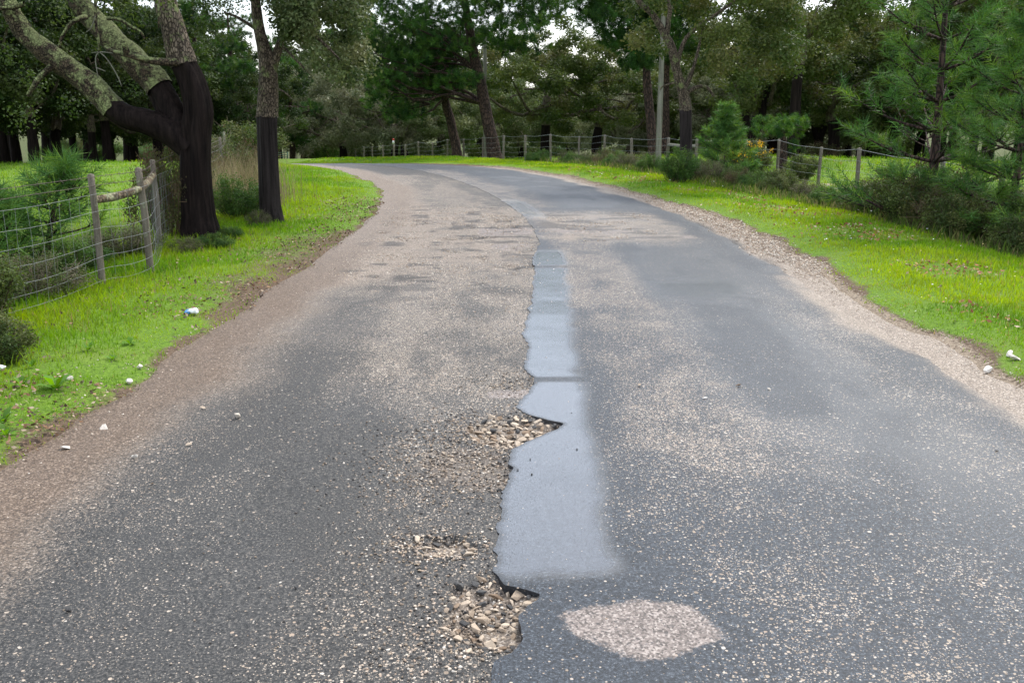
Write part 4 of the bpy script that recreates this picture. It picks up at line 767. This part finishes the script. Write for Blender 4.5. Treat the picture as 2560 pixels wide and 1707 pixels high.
plant('pale', 860, 68, .4, 1.15, label='rounded grey green oak beyond the far fence posts', cat='tree')
plant('pale', 775, 80, 2.4, 1.2, label='paler oak behind the round roadside bush and gate', cat='tree')
plant('pale', 985, 64, 3.9, 1.05, label='grey green oak under the drooping pine branches', cat='tree')
plant('olive', 1362, 52, .3, .98, label='broad olive oak with thick black trunk left of the twin oak', cat='tree')
plant('olive', 1492, 53, 2.2, .95, label='broad olive oak with black trunk below the sky gap', cat='tree')
for i, (px, D, key, sc) in enumerate(((1100, 66, 'grey', .95), (1200, 70, 'olive', .95), (1300, 72, 'grey', 1.0), (1420, 88, 'low', 1.1), (940, 98, 'dark', 1.1), (840, 108, 'dark', 1.2), (1050, 102, 'dark', 1.1), (1570, 62, 'pale', .85), (1650, 88, 'dark', 1.05), (1180, 112, 'dark', 1.0), (890, 92, 'tall', 1.1), (800, 96, 'tall', 1.1), (1010, 86, 'tall', 1.05), (1120, 92, 'tall', 1.05), (1240, 96, 'tall', 1.1), (760, 110, 'tall', 1.0), (1330, 100, 'dark', 1.0), (1500, 98, 'dark', 1.05), (1590, 66, 'olive', .9), (1430, 70, 'grey', .95))):
    plant(key, px, D, 2+i*1.3, sc, label=BW[key], cat='tree', group='far oaks behind the bend')
plant('black', 1982, 37, .8, 1.0, label='cork oak with tall straight jet black stripped trunk in right meadow', cat='tree')
plant('olive', 1882, 46, 1.2, 1.05, label='cork oak with forked black trunk behind the small green pine', cat='tree')
for i, (px, D, key, sc) in enumerate(((1800, 56, 'pale', .95), (1930, 58, 'olive', 1.1), (1760, 60, 'olive', 1.1), (2045, 62, 'olive', 1.1), (2120, 66, 'grey', 1.3), (2230, 52, 'olive', 1.1), (2340, 46, 'low', 1.15), (2470, 42, 'dark', 1.0), (2600, 38, 'olive', 1.15), (2150, 80, 'tall', 1.0), (1900, 82, 'tall', 1.0), (2380, 74, 'tall', 1.0), (2560, 60, 'tall', 1.0), (2750, 48, 'dark', 1.1), (1720, 92, 'tall', .9), (1830, 64, 'grey', 1.15), (1990, 62, 'pale', 1.05), (2080, 46, 'olive', 1.0), (2180, 60, 'grey', 1.15), (2300, 58, 'olive', 1.1), (2430, 56, 'dark', 1.1), (2540, 48, 'low', 1.2), (2680, 58, 'tall', 1.0), (1650, 66, 'grey', 1.1))):
    plant(key, px, D, .6+i*1.7, sc, label=RW[key], cat='tree', group='oaks beyond the right meadow')
# the forked trunk of the meadow oak
for i, (px, D, lab) in enumerate(((1880, 45, 'bare black forked oak stem in front of the right wood'), (2044, 58, 'small black forked stem behind the straight black trunk'))):
    b = spot(px, D); r0 = empty('forked_trunk', b, label=lab, cat='tree'); k = D/45; mb = MB(); mb.tube([(0, 0, -.2), (0, 0, .7*k), (0.02, 0, 1.3*k)], [.30, .25, .25], 12, 14, rough=.12, seed=3); mb.build('trunk', M['stripped'], r0)
    for sgn in (-1, 1): mb = MB(); mb.tube([(0, 0, 1.1*k), (sgn*.3, .05, 1.7*k), (sgn*.5, .1, 2.8*k), (sgn*.7, .1, 3.9*k)], [.2, .17, .15, .10], 10, 16, rough=.12, seed=5+sgn); mb.build('limb', M['stripped'], r0)
    rr = np.random.default_rng(640+i); V, Q_, c = leaf_cloud(clump_shell(rr, 30, (0, 0, 4.2*k), (2.0, 1.8, 1.4), 2.9*k), 240, .12, OAKP, 641+i); obj('crown', make_mesh('crown', V, [Q_], c), M['leaf'], r0)

# ------------------------------------------------------------------ young pines
b = spot(2342, 15.2); young_pine(701, 5.4, .10, .25, 1.8, 12, 6, 36, .21, .0095, BLUEP+PINEP, (-.12, .1), sub=5, loc=b, label='large young pine with long needles rising from the right scrub', cat='tree')
b = spot(2545, 13.2); young_pine(702, 3.7, .07, .3, 1.25, 10, 6, 36, .21, .009, BLUEP+PINEP, (.1, 0), sub=5, loc=b, label='smaller young pine at the road side of the large one in the scrub', cat='tree')
b = spot(1812, 25); young_pine(703, 1.95, .035, .35, .85, 7, 6, 26, .2, .015, BLUEP, (0, 0), sub=4, loc=b, label='small bluish young pine between the fence posts near yellow gorse', cat='tree')
b = at(119, 712, 10.3); b[2] = gz(b[0], b[1]); young_pine(704, 1.08, .04, .35, .62, 6, 5, 17, .23, .0085, BLUEP+PINEP[:2], (.30, .05), sub=3, loc=b, label='young pine leaning behind the left fence corner post', cat='tree')
b = at(-10, 700, 9.6); b[2] = gz(b[0], b[1]); young_pine(705, .8, .035, .2, .6, 6, 5, 17, .22, .0085, BLUEP+PINEP[:2], (0, .05), sub=4, loc=b, label='low bushy young pine behind the woven wire of the left fence', cat='tree')
b = spot(1955, 30); rr = np.random.default_rng(706); cl = [(np.array((rr.normal()*.38, rr.normal()*.38, 1.35+rr.uniform(-.12, .22))), (.33, .33, .22)) for k in range(15)]+[(np.array((.35, 0, .8)), (.2, .2, .2))]
make_pine(706, [(0, 0, -.2), (.02, 0, .5), (0, 0, 1.0), (0, 0, 1.4)], [.17, .15, .11, .05], cl, 300, 60, .15, .010, PINEP, name='umbrella_pine', loc=b, nlimb=6, slen=.15, label='low umbrella shaped bright green pine on a stout dark trunk', cat='tree')

# ------------------------------------------------------------------ scrub
HEATH = [(0.051, 0.087, 0.021), (0.078, 0.1125, 0.027), (0.1125, 0.12, 0.042), (0.039, 0.0675, 0.0195)]; DRY = [(.09, .060, .034), (.12, .085, .05), (.065, .055, .028), (.06, .075, .022)]; FRESH = [(0.0607, 0.1283, 0.027), (0.0945, 0.162, 0.0338), (0.0405, 0.0945, 0.0243)]; GREYB = [(.10, .095, .055), (.07, .085, .035), (.13, .115, .075)]
sh = {}
def bush(kind, x, y, sc, rz, **kw):
    loc = (x, y, float(gz(x, y))-.02)
    if kind not in sh:
        pa, tw, sd, lf, per = {'heath': (HEATH, (.06, .045, .028), 801, .034, 190), 'dry': (DRY+HEATH[:2], (.10, .068, .042), 802, .030, 130), 'fresh': (FRESH, (.06, .05, .03), 803, .036, 190), 'greyb': (GREYB+HEATH[:2], (.13, .105, .075), 804, .030, 120)}[kind]
        o = make_shrub(sd, .62, .78, 42, per, lf, pa, tw); sh[kind] = o; o.location = loc; o.rotation_euler = (0, 0, rz); o.scale = (sc,)*3 if np.isscalar(sc) else sc; return tag(o, **kw)
    return dup(sh[kind], loc, rz, sc, **kw)
fr = [(6.15, 10.2), (6.1, 11.4), (5.95, 12.7), (5.85, 15.5), (5.40, 17.6), (4.75, 19.9), (4.10, 23.4), (3.35, 26.6), (1.85, 31.4), (.2, 34.5)]
LB = {'heath': 'dark green heath shrub in the scrub belt along the right verge', 'dry': 'brown half dry shrub in the scrub belt along the right verge', 'fresh': 'fresh green low shrub in the scrub belt along the right verge', 'greyb': 'grey twiggy shrub in the scrub belt along the right verge'}
rs = random.Random(5); fy = np.array([p[1] for p in fr]); fx = np.array([p[0] for p in fr]); yy = 10.0; i = 0
while yy < 34:
    x0 = float(np.interp(yy, fy, fx))
    for row in range(3 if yy < 17 else 2):
        kd = rs.choice(['heath', 'heath', 'dry', 'fresh', 'greyb'] if yy < 20 else ['greyb', 'dry', 'heath', 'greyb', 'fresh'])
        if row > 0 and rs.random() < .25: continue
        x = x0+.35+row*.75+rs.uniform(-.2, .2); bush(kd, x, yy+rs.uniform(-.3, .3), rs.uniform(.8, 1.2)*(1.08 if row else .85)*(1.08 if yy < 17 else .66), rs.uniform(0, 6), label=LB[kd], cat='shrub', group='scrub belt on the right verge')
    yy += rs.uniform(.75, 1.05)
def one(kind, px, D, sc, label, group=None): b = spot(px, D); return bush(kind, b[0], b[1], sc, px*.7, label=label, cat='shrub', group=group)
one('greyb', 1480, 31.5, (1.1, 1.1, .8), 'pale grey shrub in front of the bend fence'); one('heath', 1525, 31, 1.0, 'olive green rounded shrub in front of the bend fence')
one('fresh', 1700, 21.8, (.7, .7, .9), 'fresh green plant at the foot of the slim black cork oak'); one('fresh', 1330, 34.5, .55, 'small green tuft shrub by the bend verge')
one('fresh', 812, 72, (2.0, 2.0, 2.6), 'round green roadside bush before the far fence'); one('dry', 782, 74, (1.6, 1.6, 1.8), 'brown bush touching the round green roadside bush')
one('dry', 2055, 44, (1.6, 1.6, 1.1), 'rusty low shrub in the right meadow'); one('heath', 2010, 27, .9, 'dark shrub at the foot of the low umbrella pine')
rs2 = random.Random(12)
for k in range(44):
    px = rs2.uniform(-150, 2700); D = rs2.uniform(80, 120)
    one(rs2.choice(['heath', 'fresh']), px, D, (rs2.uniform(3, 5), rs2.uniform(3, 5), rs2.uniform(2.2, 3.6)), 'low bush of the dim understory under the far oaks', 'understory of the far wood')
g = one('heath', 1868, 27.2, (1.3, 1.1, 1.35), 'gorse bush with yellow flowers behind the right fence')
rr = np.random.default_rng(820); V, Q_, c = leaf_cloud([(np.array((rr.uniform(-.5, .5), rr.uniform(-.5, .1), rr.uniform(.45, .8))), .07) for k in range(26)], 26, .035, [(.75, .50, .02), (.65, .40, .02)], 821); obj('flowers', make_mesh('flowers', V, [Q_], c), M['leaf'], g)
def at_ground(px, py, D): p = at(px, py, D); return p[0], D
for i, (px, D, kd, sc, lab) in enumerate(((412, 12.6, 'dry', (.75, .75, 1.35), 'brown tangled bush wedged between fence end and gnarled oak'), (432, 13.6, 'dry', (.8, .8, 1.5), 'taller brown tangle behind the gnarled oak trunk'), (590, 15.0, 'fresh', (.8, .8, .8), 'green shrub between the two roadside cork oaks'), (610, 20.5, 'dry', (1.1, 1.1, 1.15), 'dry brown bush behind the roadside cork oaks'), (545, 22, 'greyb', (1.2, 1.2, 1.3), 'grey dry bush beside the gnarled oak trunk'), (620, 30, 'heath', (2, 2, 1.6), 'large dark bush behind the slender cork oak'),
        (-120, 7.4, 'heath', (.8, .8, .75), 'dark shrub growing through the left fence wire'), (-90, 6.4, 'heath', (.55, .55, .45), 'low dark shrub at the verge foot of the left fence'), (60, 8.6, 'greyb', (.7, .7, .5), 'low shrub under the woven wire beside the young pines'), (150, 9.9, 'fresh', (.7, .7, .45), 'low leafy shrub around the leaning young pine'), (300, 11.0, 'greyb', (.7, .7, .45), 'low twiggy shrub behind the fence brace'), (525, 11.75, 'fresh', (.42, .34, .22), 'low creeping plant at the foot of the gnarled oak'), (455, 11.3, 'greyb', (.36, .32, .25), 'creeping plant beside the last fence brace post'), (640, 14.0, 'greyb', (.34, .3, .3), 'pale flowering plant at the foot of the slender oak'), (562, 12.6, 'fresh', (.34, .3, .22), 'creeping plant between the gnarled and slender oaks'))):
    x, y = at_ground(px, 480, D); bush(kd, x, y, sc, i*1.1, label=lab, cat='shrub')
# tall dry stalks between the two oaks
n = 1500; x0, y0 = at_ground(600, 450, 17.5); x = x0+rng.normal(0, .45, n); y = y0+rng.normal(0, .9, n)
blades('dry_stalks', x, y, rng.uniform(.35, 1.0, n), np.full(n, .007), np.array([(.30, .22, .13), (.36, .29, .17), (.20, .19, .08)])[rng.integers(0, 3, n)], .35, mt=M['twig'], kind='stuff', label='tall dry grass stalks between the two roadside cork oaks', cat='dry grass')
n = 9000; s = rng.uniform(9, 33, n); x = np.interp(s, fy, fx)+rng.uniform(-.35, .8, n); 
blades('scrub_grass', x, s, rng.uniform(.06, .24, n), .006*(1+s/12), np.array([(.09, .16, .025), (.20, .18, .08), (.06, .11, .02)])[rng.integers(0, 3, n)], .6, kind='stuff', label='longer grass and weeds at the foot of the right scrub', cat='grass')
n = 9000; s = rng.uniform(5.5, 16, n); x = -4.05+rng.normal(0, .35, n)-.05*(s-8)
blades('fence_grass', x, s, rng.uniform(.04, .14, n), .0045*(1+s/10), gcols(x, s, n)*.9, .6, kind='stuff', label='longer grass growing along the foot of the left fence', cat='grass')

# ------------------------------------------------------------------ left fence: posts, brace rails, woven and barbed wire
lf = [(-4.55, 3.2), (-4.35, 5.3), (-4.2, 7.3)]+[flat(257, 730), flat(379, 697), flat(401, 634)]+[(-4.95, 14.6), (-5.5, 17.6), (-6.2, 20.8), (-7.1, 24.2)]
lf = [np.array((x, y, float(gz(x, y)))) for x, y in lf]; lean = [0, 0, 0, .0, -.035, .0, 0, .03, 0, 0]
fence = empty('wire_fence', lf[3], label='woven wire fence with weathered posts and log brace along the left verge', cat='fence'); O = lf[3]; tops = []
for i, p in enumerate(lf):
    mb = MB(); top = p+np.array((lean[i], 0, 1.07 if i != 1 else 1.0)); r = .035 if i == 4 else .031; mb.tube([p-np.array((0, 0, .25))-O, p*.5+top*.5-O+np.array((.008, 0, 0)), top-O], [r*1.1, r*1.05, r], 10, 8, rough=.06, seed=i); mb.build('post', M['post'], fence); tops.append(top)
def on_post(i, h): return lf[i]*(1-h/1.07)+tops[i]*(h/1.07)
for a, b, h0, h1 in ((3, 4, .83, .87), (4, 5, .87, .90)):
    mb = MB(); p, q = on_post(a, h0)-O, on_post(b, h1)-O; off = np.array((0, .0, 0)); mb.tube([p+off, p*.5+q*.5+np.array((.0, 0, -.02)), q+off], [.038, .041, .036], 10, 12, rough=.08, seed=a); mb.build('brace_rail', M['rail'], fence)
FR = np.array((.045, -.01, 0))
for h in (.07, .18, .30, .43, .57, .73, .89):
    mb = MB(); pts = []
    for i in range(len(lf)):
        pts.append(on_post(i, h)+FR-O)
        if i < len(lf)-1: pts.append((on_post(i, h)+on_post(i+1, h))/2+FR-O+np.array((rng.normal()*.015, 0, -.02+rng.normal()*.008)))
    mb.tube(pts, .0017, 4, len(pts)*3); mb.build('wire', M['wire'], fence)
for h in (.97, 1.05):
    mb = MB(); pts = [on_post(i, h)+FR-O for i in range(len(lf))]; mb.tube(pts, .0026, 4, 60)
    P = smooth_path(pts, 190)
    for p in P[:130]:
        d = rng.normal(size=3)*.014; mb.tube([p-d, p+d], .0016, 3, 2)
    mb.build('barbed_wire', M['barb'], fence)
for i in range(1, len(lf)-3):
    a, b = lf[i], lf[i+1]; L = np.linalg.norm(b-a); nst = int(L/.15)
    for k in range(1, nst):
        f = k/nst; lo = on_post(i, .05)*(1-f)+on_post(i+1, .05)*f+FR-O; hi = on_post(i, .89)*(1-f)+on_post(i+1, .89)*f+FR-O
        if hi[1]+O[1] > 13: continue
        mb = MB(); j = rng.normal(size=(4, 3))*np.array((.006, .012, 0)); mb.tube([lo, lo*.7+hi*.3+j[0], lo*.35+hi*.65+j[1], hi], .0014, 3, 7, cap=False); mb.build('stay_wire', M['wire'], fence)
# ------------------------------------------------------------------ long fence round the bend
fp = [(2362, 17.2), (2150, 20.1), (2050, 22.9), (1946, 25.6), (1867, 28.0), (1740, 31.0), (1669, 32.6), (1580, 33.8), (1511, 34.8), (1446, 35.8), (1377, 37.2), (1314, 38.6), (1258, 41), (1208, 44), (1160, 47), (1118, 49), (1081, 51), (1047, 52.5), (1013, 54), (984, 55.5), (958, 57), (931, 59), (909, 61), (889, 64), (870, 68), (851, 72), (833, 74), (812, 76.5), (799, 78), (783, 80), (769, 82), (755, 84), (741, 86), (727, 88)]
fp = [(2700, 13.4), (2510, 15.2)]+fp; fps = [spot(px, D) for px, D in fp]
f2 = empty('wire_fence', fps[9], label='long post and wire fence curving round the bend in front of the pines', cat='fence'); O = fps[9]; ft = []
for i, p in enumerate(fps):
    h = 1.12+.05*math.sin(i*2.7); top = p+np.array((.03*math.sin(i*1.9), 0, h)); ft.append(top); mb = MB(); r = .045+.006*math.sin(i); mb.tube([p-O-np.array((0, 0, .2)), (p+top)/2-O, top-O], [r*1.08, r, r*.96], 8, 6, rough=.06, seed=i); mb.build('post', M['post'], f2)
for h, r in ((.98, .0055), (.78, .0035), (.6, .0032), (.42, .0032), (.25, .0032), (.1, .0032)):
    mb = MB(); pts = []
    for i, (p, t) in enumerate(zip(fps, ft)):
        a = p*(1-h)+t*h-O+np.array((-.04, -.04, 0)); pts.append(a)
        if i < len(fps)-1: b = fps[i+1]*(1-h)+ft[i+1]*h-O+np.array((-.04, -.04, 0)); pts.append((a+b)/2-np.array((0, 0, .04)))
    mb.tube(pts, r, 4, len(pts)); mb.build('wire', M['wire'], f2)
i0 = [i for i, q in enumerate(fp) if q[0] == 1740][0]; mb = MB(); a = fps[i0]*.2+ft[i0]*.8-O; b = fps[i0+1]*.2+ft[i0+1]*.8-O; mb.tube([a, (a+b)/2-np.array((0, 0, .02)), b], [.05, .052, .05], 8, 8, rough=.05); mb.build('brace_rail', M['pole'], f2, label='pale brace rail between two fence posts')
# ------------------------------------------------------------------ poles, markers, gate, litter
def upole(px, D, H, r, lab):
    b = spot(px, D); root = empty('utility_pole', b, label=lab, cat='pole'); mb = MB(); mb.tube([(0, 0, -.4), (0, 0, H*.5), (0, 0, H)], [r*1.12, r, r*.82], 12, 14, rough=.03, seed=2); mb.build('pole', M['pole'], root)
    mb = MB(); mb.tube([(-.12, -.02, H-.25), (-.12, -.02, H-.12), (-.12, -.02, H-.1), (-.12, -.02, H-.02)], [.02, .02, .045, .03], 8, 8); ins = mb; mb = MB(); mb.box((-.14, -.03, H-.29), (.02, .0, H-.25)); bk = mb.build('bracket', M['barb'], root, smooth=False); ins.build('insulator', M['white'], bk)
    return b+np.array((-.12, 0, H-.02))
w1 = upole(1646, 36.5, 6.2, .098, 'grey weathered utility pole beside the umbrella pine'); w2 = upole(1214, 50, 6.6, .10, 'thin pale utility pole half hidden behind the tall bent pine')
mb = MB(); mb.tube([w1, (w1+w2)/2-np.array((0, 0, .35)), w2], .008, 5, 24); mb.build('overhead_wire', M['barb'], None, label='thin cable strung between the two utility poles', cat='cable')
for px, D, H, lab in ((984, 55, 1.45, 'red topped white marker stake by the bend fence'), (710, 87, 1.9, 'marker stake with white top beside the green gate'), (563, 58, 2.6, 'red and white marker stake behind the roadside oaks')):
    b = spot(px, D); root = empty('marker_stake', b, label=lab, cat='marker'); mb = MB(); mb.tube([(0, 0, -.1), (0, 0, H*.8)], .035, 8, 4); sk_ = mb.build('stake', M['post'], root)
    mb = MB(); mb.box((-.05, -.04, H*.8), (.05, .04, H*.92)); mb.build('white_band', M['white'], sk_, smooth=False); mb = MB(); mb.box((-.05, -.04, H*.92), (.05, .04, H)); mb.build('red_cap', M['red'], sk_, smooth=False)
b = spot(703, 89); gt = empty('field_gate', b, .3, label='small green tubular gate at the far end of the road', cat='gate')
for x in (-.55, .55): mb = MB(); mb.tube([(x, 0, -.1), (x, 0, 1.25)], .045, 8, 4); mb.build('upright', M['green'], gt)
for k in range(6): mb = MB(); mb.tube([(-.55, 0, .15+k*.2), (.55, 0, .15+k*.2)], .028, 6, 3); mb.build('bar', M['green'], gt)
def crumple(seed, n, sq):
    rr = np.random.default_rng(seed); bm = bmesh.new(); bmesh.ops.create_icosphere(bm, subdivisions=3, radius=.5)
    for v in bm.verts: v.co = v.co*(1+(float(fbm(v.co.x*4+9, v.co.y*4+v.co.z*3+9, seed))-.5)*1.1); v.co.z *= sq
    me = bpy.data.meshes.new('wrapper'); bm.to_mesh(me); bm.free(); return me
x, y = flat(446*K, 730*K); root = empty('crumpled_wrapper', (x, y, float(gz(x, y))+.035), .4, label='crumpled white and blue plastic wrapper in the left verge grass', cat='litter')
o = obj('sheet', crumple(5, 1, .6), M['plastic'], root); o.scale = (.085, .07, .08); o = obj('printed_end', crumple(8, 1, .6), M['blue'], root); o.scale = (.055, .05, .06); o.location = (-.045, .01, -.004)
x, y = flat(3*K, 868*K); root = empty('plastic_scrap', (x, y, float(gz(x, y))+.03), .9, label='white plastic scrap lying in grass by the fresh green weeds', cat='litter'); o = obj('sheet', crumple(9, 1, .6), M['plastic'], root); o.scale = (.075, .06, .065)
